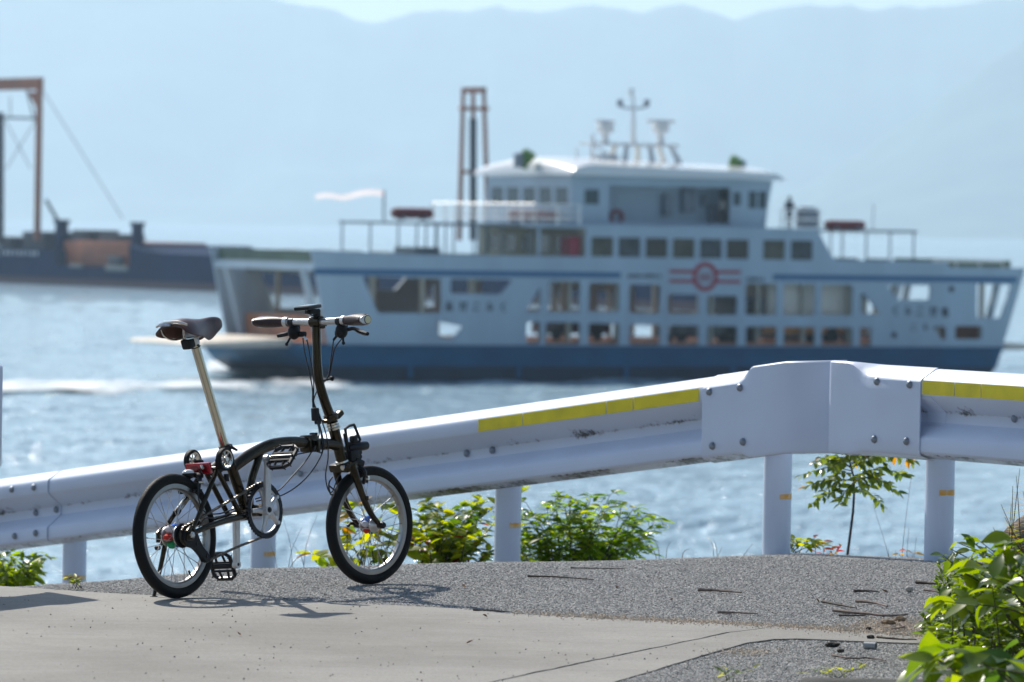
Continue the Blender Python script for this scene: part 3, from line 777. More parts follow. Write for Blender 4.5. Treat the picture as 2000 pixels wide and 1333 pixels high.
mb = MB(); mb.cbox((0.66, -0.004, 0.472), (0.014, 0.02, 0.03), 0.004); mb.build('cable_stop', M_BLK, mf)
for a in (SA + SDIR * 0.006, SB - SDIR * 0.004):
    mb = MB(); mb.lathe([(0.018, -0.010), (0.024, -0.008), (0.025, -0.002), (0.021, 0.0), (0.0245, 0.003), (0.0235, 0.009), (0.018, 0.011)], a, SDIR, 24); mb.build('headset', M_STEEL, mf)
mb = MB(); mb.lathe([(0.018, -0.004), (0.023, -0.003), (0.023, 0.003), (0.018, 0.006)], SA + SDIR * 0.020, SDIR, 24); mb.build('headset', M_STEEL, mf)
# seat clamp
mb = MB(); mb.tube([(0.294, 0, 0.488), (0.286, 0, 0.507)], 0.0212, 18); mb.cbox((0.306, 0.0, 0.500), (0.022, 0.026, 0.018), 0.004); mb.tube([(0.30, -0.02, 0.498), (0.318, -0.030, 0.486)], [0.006, 0.004], 8); mb.build('seat_clamp', M_BLKM, mf)
# decal patch low on the seat tube
mb = MB(); rows = []
for i in range(7):
    a = -2.2 + 1.2 * i / 6; row = []
    for j in range(2):
        z = 0.352 - 0.045 * j; c = V((0.381 - (z - 0.292) * 0.4414, 0, z)); row.append(c + V((math.cos(a + 0.3) * 0.0182, math.sin(a + 0.3) * 0.0182, 0)))
    rows.append(row)
mb.grid(rows); mb.build('decal', mat('decal_print', (0.10, 0.10, 0.10), 0.5, col2=(0.016, 0.013, 0.01), vs=120), mf)

# --- rear triangle
mb = MB(); mb.cyl((0.345, -0.034, 0.262), (0.345, 0.034, 0.262), 0.0145, 16)
rt = mb.build('rear_triangle', M_FRAME, bike)
for s in (-1, 1):
    mb = MB(); mb.tube(catmull([(0.345, s * 0.030, 0.262), (0.25, s * 0.040, 0.254), (0.12, s * 0.055, 0.236), (0.015, s * 0.062, 0.214)], 4), [0.0115] * 5 + [0.0105] * 5 + [0.009] * 3, 12); mb.build('chainstay', M_FRAME, rt)
    mb = MB(); mb.tube([(0.018, s * 0.062, 0.226), (0.052, s * 0.058, 0.262), (0.205, s * 0.030, 0.424)], 0.0082, 12); mb.build('seatstay', M_FRAME, rt)
    mb = MB(); mb.tube([(0.212, s * 0.026, 0.420), (0.322, s * 0.026, 0.268)], 0.0090, 12); mb.build('stay_strut', M_FRAME, rt)
    mb = MB(); mb.prism([(-0.018, 0.190), (0.014, 0.188), (0.034, 0.220), (0.030, 0.244), (0.006, 0.240), (-0.016, 0.224)], [], lambda x, y, d, s=s: V((x, s * d, y)), 0.0605, 0.0665); mb.build('dropout', M_FRAME, rt)
mb = MB(); mb.tube([(0.205, -0.034, 0.425), (0.205, 0.034, 0.425)], 0.011, 12); mb.build('top_bridge', M_FRAME, rt)
mb = MB(); mb.lathe([(0.010, -0.030), (0.021, -0.026), (0.023, 0.0), (0.021, 0.022), (0.010, 0.028)], (0.240, 0, 0.430), (0.93, 0, 0.36), 20); mb.build('suspension_block', M_BLK, rt)
mb = MB(); mb.box((0.255, -0.028, 0.395), (0.014, 0.012, 0.026)); mb.build('clip', M_BLK, rt)
# roller wheels on the rear bridge
for s in (-1, 1):
    c = V((0.200, s * 0.070, 0.457)); 
    mb = MB(); pr = [(0.0375, -0.009), (0.0390, -0.006), (0.0390, 0.006), (0.0375, 0.009), (0.031, 0.009), (0.031, -0.009)]
    mb.lathe(pr, c, (0, 1, 0), 36, True); t = mb.build('roller_wheel', M_TYRE, rt)
    mb = MB(); mb.lathe([(0.0312, -0.0095), (0.0312, 0.0095), (0.0275, 0.0085), (0.0275, -0.0085)], c, (0, 1, 0), 36, True)
    mb.lathe([(0.0001, -0.0105), (0.008, -0.0105), (0.009, -0.006), (0.009, 0.006), (0.008, 0.0105), (0.0001, 0.0105)], c, (0, 1, 0), 16)
    for k in range(8):
        a = 2 * math.pi * k / 8; d = V((math.cos(a), 0, math.sin(a))); mb.tube([c + d * 0.008, c + d * 0.029], [0.0034, 0.0028], 6)
    mb.build('roller_rim', M_STEEL, t)
    mb = MB(); mb.tube([c, V((0.205, s * 0.03, 0.440))], 0.006, 8); mb.cbox((0.203, s * 0.045, 0.445), (0.03, 0.02, 0.03), 0.005); mb.build('roller_bracket', M_BLK, rt)
# red reflector and its bracket
mb = MB(); mb.cbox((0.145, 0.0, 0.430), (0.016, 0.104, 0.040), 0.005, Matrix.Rotation(R(-12), 3, 'Y')); rfl = mb.build('rear_reflector', M_RED, rt)
mb = MB(); 
for q in (-0.028, 0.012): mb.cbox((0.1365, q, 0.4285), (0.004, 0.030, 0.020), 0.002, Matrix.Rotation(R(-12), 3, 'Y'))
mb.build('reflector_prism', mat('red_reflector_dark', (0.16, 0.003, 0.008), 0.1, coat=0.5), rfl)
mb = MB(); mb.tube([(0.150, 0, 0.43), (0.20, 0, 0.43)], 0.007, 8); mb.build('reflector_bracket', M_BLK, rt)
# rear brake caliper with lamp-like cap
mb = MB()
mb.tube(catmull([(0.130, 0.0, 0.412), (0.118, 0.024, 0.402), (0.108, 0.029, 0.378), (0.104, 0.026, 0.350)], 4), [0.008] * 8 + [0.006] * 5, 8)
mb.tube(catmull([(0.130, 0.0, 0.412), (0.118, -0.024, 0.404), (0.108, -0.030, 0.378), (0.104, -0.026, 0.346)], 4), [0.008] * 8 + [0.006] * 5, 8)
mb.tube([(0.150, 0, 0.400), (0.112, 0, 0.412)], 0.0085, 10); mb.cbox((0.104, -0.022, 0.356), (0.042, 0.012, 0.011), 0.003); mb.cbox((0.104, 0.022, 0.356), (0.042, 0.012, 0.011), 0.003)
mb.tube(catmull([(0.112, -0.026, 0.430), (0.120, -0.034, 0.412), (0.125, -0.03, 0.40)], 3), 0.004, 6)
rb = mb.build('rear_brake', M_BLKM, rt)
mb = MB(); mb.cyl((0.1, -0.03, 0.384), (0.12, -0.036, 0.384), 0.006, 10); mb.build('brake_bolt', M_STEEL, rb)
mb = MB(); mb.cyl((0.128, -0.026, 0.440), (0.122, -0.036, 0.430), 0.005, 10); mb.build('brake_bolt', M_STEEL, rb)
mb = MB(); mb.ball((0.088, 0.0, 0.414), 0.021, 18, (1.1, 1.0, 0.62)); lp = mb.build('brake_lamp', M_BLK, rb)
mb = MB(); mb.ball((0.088, 0.0, 0.417), 0.0205, 18, (1.1, 1.0, 0.62)); mb.build('lamp_cap', M_LENS, lp)
# pump along the left stay
mb = MB(); mb.tube([(0.066, 0.036, 0.292), (0.148, 0.030, 0.362)], 0.0105, 16); pu = mb.build('pump', M_STEEL, rt)
mb = MB(); mb.tube([(0.056, 0.0366, 0.2835), (0.070, 0.0357, 0.2955)], 0.0118, 14); mb.build('pump_cap', M_BLK, pu)
mb = MB(); mb.tube([(0.140, 0.0306, 0.355), (0.168, 0.0286, 0.379)], 0.0122, 14); mb.build('pump_cap', M_BLK, pu)
mb = MB(); mb.tube([(0.108, 0.052, 0.372), (0.116, 0.058, 0.352)], 0.0105, 12); mb.build('roller_stub', M_BLK, rt)
# kickstand
mb = MB(); mb.tube([(0.030, 0.062, 0.216), (0.045, 0.078, 0.190), (0.030, 0.088, 0.120), (0.006, 0.104, 0.020), (0.004, 0.106, 0.010)], [0.008, 0.009, 0.008, 0.0065, 0.0062], 10); ks = mb.build('kickstand', M_FRAME, bike)
mb = MB(); mb.cbox((0.004, 0.107, 0.0065), (0.026, 0.016, 0.010), 0.003); mb.build('stand_foot', M_BLK, ks)
mb = MB(); mb.cbox((0.034, 0.074, 0.196), (0.024, 0.022, 0.036), 0.006); mb.cyl((0.02, 0.085, 0.172), (0.02, 0.1, 0.172), 0.008, 10); mb.build('stand_mount', M_BLK, ks)

# --- drivetrain
RC = BBC + V((0.004, -0.050, -0.001))
mb = MB(); n = 88; prof = []
for k in range(n):
    a = 2 * math.pi * k / n; r = 0.0925 if k % 2 else 0.0965; prof.append((RC.x + r * math.cos(a), RC.z + r * math.sin(a)))
hole = [(RC.x + 0.0785 * math.cos(2 * math.pi * k / 48), RC.z + 0.0785 * math.sin(2 * math.pi * k / 48)) for k in range(48)]
mb.prism(prof, [hole], lambda x, y, d: V((x, RC.y + d, y)), -0.004, 0.004); cr = mb.build('chainring', M_BLKM, bike, smooth=False)
mb = MB(); mb.lathe([(0.0785, -0.003), (0.0785, 0.003), (0.0745, 0.003), (0.0745, -0.003)], RC, (0, 1, 0), 48, True); mb.build('inner_ring', M_CRANK, cr)
for k in range(5):
    a = 2 * math.pi * k / 5 + 0.62; d = V((math.cos(a), 0, math.sin(a)))
    mb = MB(); mb.tube([RC + V((0, -0.010, 0)), RC + d * 0.045 + V((0, -0.009, 0)), RC + d * 0.077 + V((0, -0.005, 0))], [0.0165, 0.0085, 0.0075], 10)
    mb.cyl(RC + d * 0.074 + V((0, -0.014, 0)), RC + d * 0.074 + V((0, 0.002, 0)), 0.0065, 10); mb.build('spider_arm', M_CRANK, cr)
def crank(a, b, w0, w1, t, name='crank'):
    a, b = V(a), V(b); d = (b - a).normalized(); sdir = d.cross(V((0, 1, 0))).normalized(); mb = MB(); rows = []
    for k in range(9):
        f = k / 8; p = a.lerp(b, f); w = w0 + (w1 - w0) * f
        sec = [p + sdir * (w * x) + V((0, t * y, 0)) for x, y in ((-1, -0.5), (-0.75, -1), (0.75, -1), (1, -0.5), (1, 0.5), (0.75, 1), (-0.75, 1), (-1, 0.5))]
        rows.append(sec + [sec[0]])
    mb.grid(rows); mb.cyl(b + V((0, -t * 1.02, 0)), b + V((0, t * 1.02, 0)), w1 * 1.12, 18); mb.cyl(a + V((0, -t * 1.05, 0)), a + V((0, t * 1.05, 0)), w0 * 1.15, 20)
    for e_ in (0, 8): mb.f.append(tuple(len(mb.v) * 0 + e_ * 9 + q for q in range(8)))
    return mb.build(name, M_CRANK, bike, ang=30)
c1 = crank(BBC + V((-0.010, -0.074, 0)), (0.410, -0.084, 0.452), 0.0150, 0.0125, 0.0085); 
mb = MB(); mb.lathe([(0.0001, -0.003), (0.0085, -0.003), (0.010, 0.0)], BBC + V((-0.010, -0.0835, 0)), (0, 1, 0), 16); mb.lathe([(0.0001, -0.0045), (0.004, -0.0045), (0.004, 0)], BBC + V((-0.010, -0.0835, 0)), (0, 1, 0), 10); mb.build('crank_bolt', M_BLKM, c1)
c2 = crank(BBC + V((0.0, 0.070, 0)), (0.422, 0.082, 0.098), 0.0150, 0.0125, 0.0085)
mb = MB(); mb.cyl((0.422, 0.0925, 0.098), (0.422, 0.073, 0.098), 0.006, 8); mb.build('crank_bolt', M_BLKM, c2)
def pedal(cen, side, tilt, yaw=0):
    c = V(cen); rot = Matrix.Rotation(tilt, 3, 'Y'); e_ = MB(); mb = MB()
    L, Wd, H = 0.047, 0.046, 0.0075
    # cage: two side plates with trapezoid ends, cross bars and pins
    loop = [(-L, -Wd * 0.6), (-L * 0.72, -Wd), (L * 0.72, -Wd), (L, -Wd * 0.6), (L, Wd * 0.6), (L * 0.72, Wd), (-L * 0.72, Wd), (-L, Wd * 0.6)]
    mb.tube([V((x, y, 0)) for x, y in loop], H, 6, closed=True)
    for x in (-0.016, 0.016): mb.box((x, 0, 0), (0.007, Wd * 1.9, 0.013))
    for y in (-0.020, 0.020):
        mb.tube([V((-L, y * 0.7, 0)), V((-0.012, y, 0))], 0.0048, 6); mb.tube([V((L, y * 0.7, 0)), V((0.012, y, 0))], 0.0048, 6)
    mb.cyl((0, -Wd, 0), (0, Wd, 0), 0.0095, 12)
    for x, y in loop + [(0.0, -Wd), (0, Wd)]:
        mb.cyl((x, y, -0.013), (x, y, 0.013), 0.0022, 6)
    mb.xf(lambda p: c + rot @ p); pd = mb.build('pedal', M_BLKM, bike, ang=30)
    mb = MB(); mb.cyl(c + V((0, -side * Wd, 0)), c + V((0, -side * (Wd + 0.02), 0)), 0.0075, 10); mb.build('pedal_spindle', M_STEEL, pd)
    return pd
pedal((0.412, -0.150, 0.455), -1, R(-46)); pedal((0.424, 0.148, 0.094), 1, R(68))
# cog, guide disc, chain tensioner
mb = MB(); mb.lathe([(0.012, -0.004), (0.040, -0.004), (0.042, 0.0), (0.040, 0.004), (0.012, 0.004)], RAX + V((0, -0.034, 0)), (0, 1, 0), 36, True); cg = mb.build('spoke_guard', M_BLK, bike)
mb = MB(); n = 32; pr = []
for k in range(n):
    a = 2 * math.pi * k / n; r = 0.027 if k % 2 else 0.031; pr.append((r * math.cos(a), 0.209 + r * math.sin(a)))
mb.prism(pr, [], lambda x, y, d: V((x, d, y)), -0.044, -0.049); mb.build('cog', M_CHAIN, cg, smooth=False)
mb = MB(); mb.lathe([(0.006, -0.066), (0.012, -0.068), (0.012, -0.080), (0.007, -0.082)], RAX, (0, 1, 0), 6); mb.build('axle_nut', M_STEEL, cg, smooth=False)
mb = MB(); mb.prism([(-0.020, 0.225), (-0.024, 0.195), (-0.008, 0.172), (0.022, 0.165), (0.045, 0.150), (0.085, 0.115), (0.102, 0.118), (0.106, 0.136), (0.070, 0.168), (0.052, 0.198), (0.040, 0.226), (0.012, 0.236)], [], lambda x, y, d: V((x, d, y)), -0.052, -0.064); tn = mb.build('chain_tensioner', M_BLK, bike, ang=30)
for (x, z, r) in ((0.040, 0.178, 0.016), (0.090, 0.136, 0.021)):
    mb = MB(); mb.lathe([(0.0001, -0.066), (0.006, -0.067), (0.007, -0.064), (r * 0.8, -0.060), (r, -0.055), (r, -0.045), (r * 0.8, -0.042), (0.0001, -0.040)], (x, 0, z), (0, 1, 0), 20); mb.build('jockey_wheel', M_BLKM, tn)
# chain: links along upper and lower run and round the ring
def chain_path():
    y = -0.0475; a0 = R(102)
    top = [V((RC.x + 0.092 * math.cos(a), y, RC.z + 0.092 * math.sin(a))) for a in [a0 - R(5) * k for k in range(1, 40)]]
    up = [V((0.004, y, 0.240)), V((0.10, y, 0.271)), V((0.20, y, 0.303)), V((0.30, y, 0.336)), V((0.398, y, 0.3700))]
    low = [V((0.404, y, 0.1865)), V((0.25, y, 0.155)), V((0.095, y, 0.115))]
    return up, low
up_, low_ = chain_path()
mb = MB()
def links(pts):
    tot = catmull(pts, 24); acc = 0.0; last = tot[0]; k = 0
    seg = [tot[0]]
    for p in tot[1:]:
        acc += (p - last).length; last = p
        if acc >= 0.0127: seg.append(p.copy()); acc = 0.0
    for i in range(len(seg) - 1):
        d = (seg[i + 1] - seg[i]); rot = d.to_track_quat('X', 'Z').to_matrix(); c = (seg[i] + seg[i + 1]) / 2
        w = 0.0088 if i % 2 else 0.0066
        for s in (-1, 1): mb.box(c + V((0, s * w / 2, 0)), (0.0132, 0.0016, 0.0062 if i % 2 else 0.0075), rot)
        mb.cyl(seg[i] + V((0, -0.0045, 0)), seg[i] + V((0, 0.0045, 0)), 0.0038, 7)
links(up_); links(low_)
links([V((RC.x + 0.0945 * math.cos(a), -0.0475, RC.z + 0.0945 * math.sin(a))) for a in [R(104) - R(13.6) * k for k in range(15)]])
links([V((0.004 + 0.0 + 0.031 * math.cos(a), -0.0475, 0.209 + 0.031 * math.sin(a))) for a in [R(95) + R(24) * k for k in range(8)]] + [V((0.035, -0.0475, 0.166)), V((0.068, -0.0475, 0.139)), V((0.085, -0.0475, 0.116))])
tag(mb.build('chain', M_CHAIN, bike, smooth=False), kind='stuff')

# --- seat post and saddle
mb = MB(); mb.tube([(0.300, 0, 0.470), (0.1535, 0, 0.858)], 0.0157, 24); spst = mb.build('seat_post', M_POSTST, bike)
mb = MB(); mb.tube([(0.1565, 0, 0.850), (0.149, 0, 0.872)], 0.0185, 18); mb.cbox((0.150, 0, 0.884), (0.040, 0.048, 0.026), 0.006); mb.cyl((0.150, -0.03, 0.890), (0.150, 0.03, 0.890), 0.011, 14); mb.build('saddle_clamp', M_ALU, spst)
mb = MB(); mb.cbox((0.122, 0, 0.852), (0.034, 0.038, 0.036), 0.008, Matrix.Rotation(R(-20), 3, 'Y')); mb.tube([(0.158, -0.017, 0.843), (0.152, -0.018, 0.846)], 0.003, 6); mb.lathe([(0.0165, -0.0015), (0.018, 0.0), (0.0165, 0.0015)], (0.1605, 0, 0.840), (-0.35, 0, 0.94), 18); mb.build('seat_post_lamp', M_BLK, spst)
# leather top: arched sections from the wide rear to the narrow nose
secs = [  # s, half width, crown z, edge z, crown roundness
    (0.030, 0.062, 0.908, 0.893), (0.036, 0.074, 0.921, 0.884), (0.060, 0.079, 0.934, 0.876), (0.095, 0.076, 0.938, 0.872), (0.130, 0.062, 0.936, 0.873),
    (0.165, 0.044, 0.934, 0.866), (0.195, 0.031, 0.935, 0.858), (0.225, 0.024, 0.939, 0.863), (0.255, 0.021, 0.943, 0.884), (0.280, 0.019, 0.941, 0.898), (0.296, 0.013, 0.935, 0.908), (0.301, 0.004, 0.926, 0.916)]
rows = []; NW = 17
for (s, hw, zc, ze) in secs:
    row = []
    for k in range(NW):
        t = -1 + 2 * k / (NW - 1); ft = abs(t)
        y = hw * (math.sin(t * math.pi / 2) if hw < 0.05 else t * (1.12 - 0.12 * ft * ft))
        z = ze + (zc - ze) * (1 - ft ** 2.6)
        row.append(V((s, y, z)))
    rows.append(row)
mb = MB(); mb.grid(rows)
sad = mb.build('saddle', M_LEATH, bike, ang=70)
so_ = sad.modifiers.new('thickness', 'SOLIDIFY'); so_.thickness = 0.0042; so_.offset = -1
sad.modifiers.new('smooth', 'SUBSURF').levels = 1; sad.modifiers['smooth'].render_levels = 1
for s in (-1, 1):
    mb = MB(); mb.tube(catmull([(0.042, s * 0.050, 0.905), (0.050, s * 0.042, 0.880), (0.080, s * 0.028, 0.8665), (0.15, s * 0.022, 0.8755), (0.215, s * 0.018, 0.890), (0.284, s * 0.008, 0.915)], 5), 0.0036, 8); mb.build('saddle_rail', M_STEEL, sad)
mb = MB(); mb.tube(catmull([(0.040, -0.066, 0.912), (0.036, -0.035, 0.922), (0.034, 0, 0.924), (0.036, 0.035, 0.922), (0.040, 0.066, 0.912)], 4), 0.0045, 8); mb.build('rear_bridge', M_STEEL, sad)
mb = MB(); mb.cbox((0.0305, 0.020, 0.917), (0.004, 0.050, 0.013), 0.0015, Matrix.Rotation(R(28), 3, 'Y')); mb.build('maker_plate', mat('grey_metal_plate', (0.42, 0.45, 0.5), 0.35, metal=0.6, var=0.5, vs=90), sad)
mb = MB(); mb.cbox((0.286, 0.0, 0.911), (0.016, 0.018, 0.012), 0.003); mb.cyl((0.265, 0, 0.903), (0.286, 0, 0.908), 0.005, 8); mb.build('tension_bolt', M_STEEL, sad)

# --- fork, head and handlebar (turned with the steering)
mb = MB(); cB = SB - SDIR * 0.016
mb.cbox(cB + V((0.002, 0, -0.002)), (0.056, 0.096, 0.030), 0.009, Matrix.Rotation(R(-17.5), 3, 'Y')); mb.xf(st); fk = mb.build('fork', M_FRAME, bike)
for s in (-1, 1):
    mb = MB(); mb.tube(catmull([cB + V((0.002, s * 0.043, 0.004)), (0.962, s * 0.046, 0.360), (0.990, s * 0.049, 0.295), (1.024, s * 0.051, 0.242), (FAX.x, s * 0.052, FAX.z)], 5), [0.0142 - 0.0052 * k / 20 for k in range(21)], 14); mb.xf(st); mb.build('fork_leg', M_FRAME, fk)
    mb = MB(); mb.cyl(FAX + V((0, s * 0.047, 0)), FAX + V((0, s * 0.066, 0)), 0.0125, 16); mb.ball(FAX + V((0, s * 0.068, 0)), 0.0105, 12); mb.xf(st); mb.build('axle_cap', M_BLKM, fk)
mb = MB(); mb.tube([FAX + V((0, 0.066, 0.004)), FAX + V((-0.022, 0.074, 0.006)), FAX + V((-0.034, 0.074, -0.004))], [0.007, 0.0055, 0.0065], 8); mb.xf(st); mb.build('quick_release', M_BLK, fk)
mb = MB(); mb.cyl(cB + V((-0.026, -0.030, -0.004)), cB + V((-0.034, -0.030, -0.006)), 0.009, 12); mb.xf(st); mb.build('crown_bolt', M_STEEL, fk)
mb = MB(); mb.cbox((0.990, -0.062, 0.303), (0.012, 0.008, 0.016), 0.003); mb.xf(st); mb.build('fork_eyelet', M_FRAME, fk)
# front brake
mb = MB()
mb.tube(catmull([(0.990, 0, 0.412), (1.006, -0.026, 0.404), (1.012, -0.031, 0.382), (1.010, -0.024, 0.352)], 4), [0.009] * 8 + [0.0065] * 5, 8)
mb.tube(catmull([(0.990, 0, 0.412), (1.006, 0.026, 0.404), (1.012, 0.031, 0.382), (1.010, 0.024, 0.352)], 4), [0.009] * 8 + [0.0065] * 5, 8)
mb.tube([(0.955, 0, 0.408), (1.012, 0, 0.404)], 0.009, 10); mb.cbox((1.012, -0.022, 0.360), (0.042, 0.012, 0.011), 0.003); mb.cbox((1.012, 0.022, 0.360), (0.042, 0.012, 0.011), 0.003)
mb.cbox((1.000, -0.010, 0.428), (0.045, 0.030, 0.026), 0.008, Matrix.Rotation(R(22), 3, 'Y')); mb.xf(st); fb = mb.build('front_brake', M_BLKM, bike)
mb = MB(); mb.cyl((1.016, -0.028, 0.372), (1.020, -0.044, 0.372), 0.0075, 10); mb.xf(st); mb.build('brake_bolt', M_STEEL, fb)
# handle post with curve, clamp and hinge
mb = MB(); hp = catmull([SA + SDIR * 0.030, (0.866, 0, 0.618), (0.851, 0, 0.651), (0.830, 0, 0.708), (0.822, 0, 0.760), (0.820, 0, 0.82), (0.820, 0, 0.904)], 5)
mb.tube(hp, [0.0180 - 0.003 * k / (len(hp) - 1) for k in range(len(hp))], 18); mb.xf(st); hpo = mb.build('handle_post', M_FRAME, bike)
mb = MB(); mb.lathe([(0.018, -0.012), (0.024, -0.010), (0.027, 0.0), (0.025, 0.012), (0.019, 0.016)], SA + SDIR * 0.040, SDIR, 20); mb.cbox(SA + SDIR * 0.040 + V((0.030, -0.004, 0.010)), (0.034, 0.032, 0.020), 0.006, Matrix.Rotation(R(-35), 3, 'Y')); mb.cbox(SA + SDIR * 0.034 + V((-0.022, 0, -0.004)), (0.026, 0.034, 0.016), 0.005, Matrix.Rotation(R(-20), 3, 'Y')); mb.xf(st); mb.build('post_hinge', M_FRAME, hpo)
mb = MB(); mb.tube([(0.845, -0.004, 0.716), (0.872, -0.012, 0.722)], 0.0035, 8); mb.lathe([(0.0001, -0.006), (0.007, -0.005), (0.0095, 0.0), (0.007, 0.006), (0.0001, 0.007)], (0.878, -0.013, 0.723), (0.9, -0.3, 0.2), 12); mb.xf(st); mb.build('catch_knob', M_BLK, hpo)
HB = V((0.822, 0, 0.9215))
mb = MB(); mb.cyl(HB + V((0, -0.023, 0)), HB + V((0, 0.023, 0)), 0.0195, 20); mb.cbox(HB + V((0.014, 0, -0.01)), (0.022, 0.04, 0.03), 0.006); mb.xf(st); mb.build('bar_clamp', M_FRAME, hpo)
mb = MB(); barp = catmull([HB + V((-0.020, -0.262, 0.003)), HB + V((-0.008, -0.16, 0.002)), HB + V((0, -0.05, 0)), HB, HB + V((0, 0.05, 0)), HB + V((-0.008, 0.16, 0.002)), HB + V((-0.020, 0.262, 0.003))], 4)
mb.tube(barp, 0.0122, 16); mb.xf(st); hb = mb.build('handlebar', M_ALU, bike)
for s in (-1, 1):
    g0 = HB + V((-0.008, s * 0.150, 0.002)); g1 = HB + V((-0.021, s * 0.266, 0.003))
    mb = MB(); K = 14; rr = []
    pts = [g0.lerp(g1, k / K) for k in range(K + 1)]
    for k in range(K + 1):
        f = k / K; rr.append(0.0150 + 0.0045 * math.sin(f * math.pi * 0.85) + 0.003 * f)
    mb.tube(pts, rr, 16)
    # ergonomic wing: widen towards the rear near the end
    ax = (g1 - g0).normalized()
    def wing(p):
        f = max(0, min(1, (p - g0).dot(ax) / (g1 - g0).length)); c = g0.lerp(g1, f); d = p - c
        if d.x < 0: d = V((d.x * (1 + 0.9 * f * f), d.y, d.z * (1 - 0.15 * f)))
        return c + d
    mb.xf(wing).xf(st); gr = mb.build('grip', M_GRIP, hb)
    mb = MB(); mb.tube([g0 - ax * 0.014, g0 + ax * 0.003], 0.0172, 18); mb.xf(st); mb.build('grip_collar', M_ALU, gr)
    mb = MB(); mb.tube([g1 - ax * 0.026, g1 - ax * 0.004, g1 + ax * 0.006], [0.0192, 0.0192, 0.0180], 20); mb.xf(wing).xf(st); cp = mb.build('grip_end', M_ALU, gr)
    mb = MB(); mb.tube([g1 + ax * 0.005, g1 + ax * 0.0075], 0.0155, 20); mb.xf(st); mb.build('end_ring', M_BLK, cp)
    mb = MB(); mb.tube([g1 + ax * 0.0065, g1 + ax * 0.009], 0.0132, 20); mb.xf(st); mb.build('end_disc', M_ORNG, cp)
    # lever pod, shifter and blade
    pc = HB + V((0.004, s * 0.118, -0.034))
    mb = MB(); mb.ball(pc, 0.024, 16, (1.0, 0.85, 1.12)); mb.cbox(pc + V((0.008, s * 0.0, 0.022)), (0.030, 0.022, 0.036), 0.006); mb.cbox(pc + V((0.014, -s * 0.022, -0.008)), (0.022, 0.036, 0.020), 0.006); mb.xf(st); pod = mb.build('shifter_pod', M_BLK, hb)
    mb = MB(); mb.tube([HB + V((-0.004, s * 0.108, 0)), HB + V((-0.004, s * 0.128, 0))], 0.0155, 16); mb.xf(st); mb.build('lever_band', M_BLKM, pod)
    mb = MB(); bl = catmull([pc + V((0.014, s * 0.010, 0.004)), pc + V((0.030, s * 0.030, 0.008)), pc + V((0.032, s * 0.060, -0.004)), pc + V((0.022, s * 0.105, -0.012))], 4)
    mb.tube(bl, [0.0072] * 6 + [0.0085] * 6 + [0.007], 8); mb.xf(st); mb.build('brake_lever', M_BLKM, pod)
    mb = MB(); mb.tube([pc + V((-0.006, s * 0.012, -0.018)), pc + V((-0.014, s * 0.022, -0.040))], 0.004, 8); mb.ball(pc + V((-0.0145, s * 0.023, -0.042)), 0.0062, 8); mb.xf(st); mb.build('thumb_lever', M_BLK, pod)
    mb = MB(); mb.tube([pc + V((0.012, -s * 0.03, -0.012)), pc + V((0.012, -s * 0.052, -0.03))], 0.0048, 8); mb.xf(st); mb.build('cable_adjuster', M_STEEL if s > 0 else M_BLKM, pod)
# cycle computer on its mount
mb = MB(); mb.cbox((0, 0, 0), (0.108, 0.058, 0.013), 0.005); rotc = Matrix.Rotation(R(-5), 3, 'Y') @ Matrix.Rotation(R(20), 3, 'Z')
mb.xf(lambda p: V((0.786, 0.006, 0.9715)) + rotc @ p).xf(st); cc = mb.build('bike_computer', M_BLK, bike)
mb = MB(); mb.cbox((-0.004, 0, 0.0070), (0.086, 0.050, 0.0016), 0.0006); mb.xf(lambda p: V((0.786, 0.006, 0.9715)) + rotc @ p).xf(st); mb.build('screen', mat('dark_screen', (0.02, 0.022, 0.025), 0.08), cc)
mb = MB(); mb.cbox((0.803, 0.004, 0.957), (0.042, 0.030, 0.018), 0.004); mb.cbox((0.823, 0.0, 0.950), (0.018, 0.022, 0.030), 0.004); mb.cyl((0.822, -0.012, 0.958), (0.822, 0.014, 0.958), 0.0085, 12); mb.tube(catmull([(0.775, 0, 0.960), (0.79, -0.004, 0.946), (0.812, -0.012, 0.938), (0.826, -0.03, 0.915), (0.824, -0.046, 0.907)], 4), 0.0022, 6)
mb.xf(st); mb.build('computer_mount', M_BLK, cc)
# luggage block frame, front light
mb = MB(); lp_ = [(0.945, 0, 0.546), (0.968, 0, 0.556), (0.996, 0, 0.559), (1.000, 0, 0.553), (1.026, 0, 0.506), (1.022, 0, 0.500), (0.958, 0, 0.494), (0.950, 0, 0.50)]
mb.tube([V(p) for p in lp_], 0.0052, 8, closed=True); mb.cbox((0.982, -0.006, 0.509), (0.026, 0.022, 0.024), 0.007); mb.tube([(0.985, 0, 0.515), (1.012, 0, 0.522)], 0.004, 6)
mb.tube([(0.938, 0, 0.53), (0.958, 0, 0.45)], 0.0055, 8); mb.xf(lambda p: V((p.x, p.y - 0.012, p.z))); mb.build('carrier_loop', M_BLK, bike)
mb = MB(); mb.cbox((0.978, 0, 0.452), (0.050, 0.056, 0.040), 0.008, Matrix.Rotation(R(-8), 3, 'Y')); mb.build('carrier_block', M_BLK, bike)
mb = MB(); mb.tube([(0.958, -0.006, 0.478), (0.966, -0.006, 0.4785), (1.050, -0.006, 0.484), (1.066, -0.006, 0.485)], [0.013, 0.0165, 0.0170, 0.0158], 18); fl = mb.build('front_light', M_BLKM, bike)
mb = MB(); mb.tube([(1.066, -0.006, 0.485), (1.069, -0.006, 0.4852)], 0.0148, 18); mb.build('lens', M_LENS, fl)
mb = MB(); mb.cbox((1.012, -0.006, 0.462), (0.036, 0.022, 0.014), 0.004); mb.cyl((1.014, -0.020, 0.447), (1.014, 0.01, 0.447), 0.009, 12); mb.build('light_mount', M_BLK, fl)
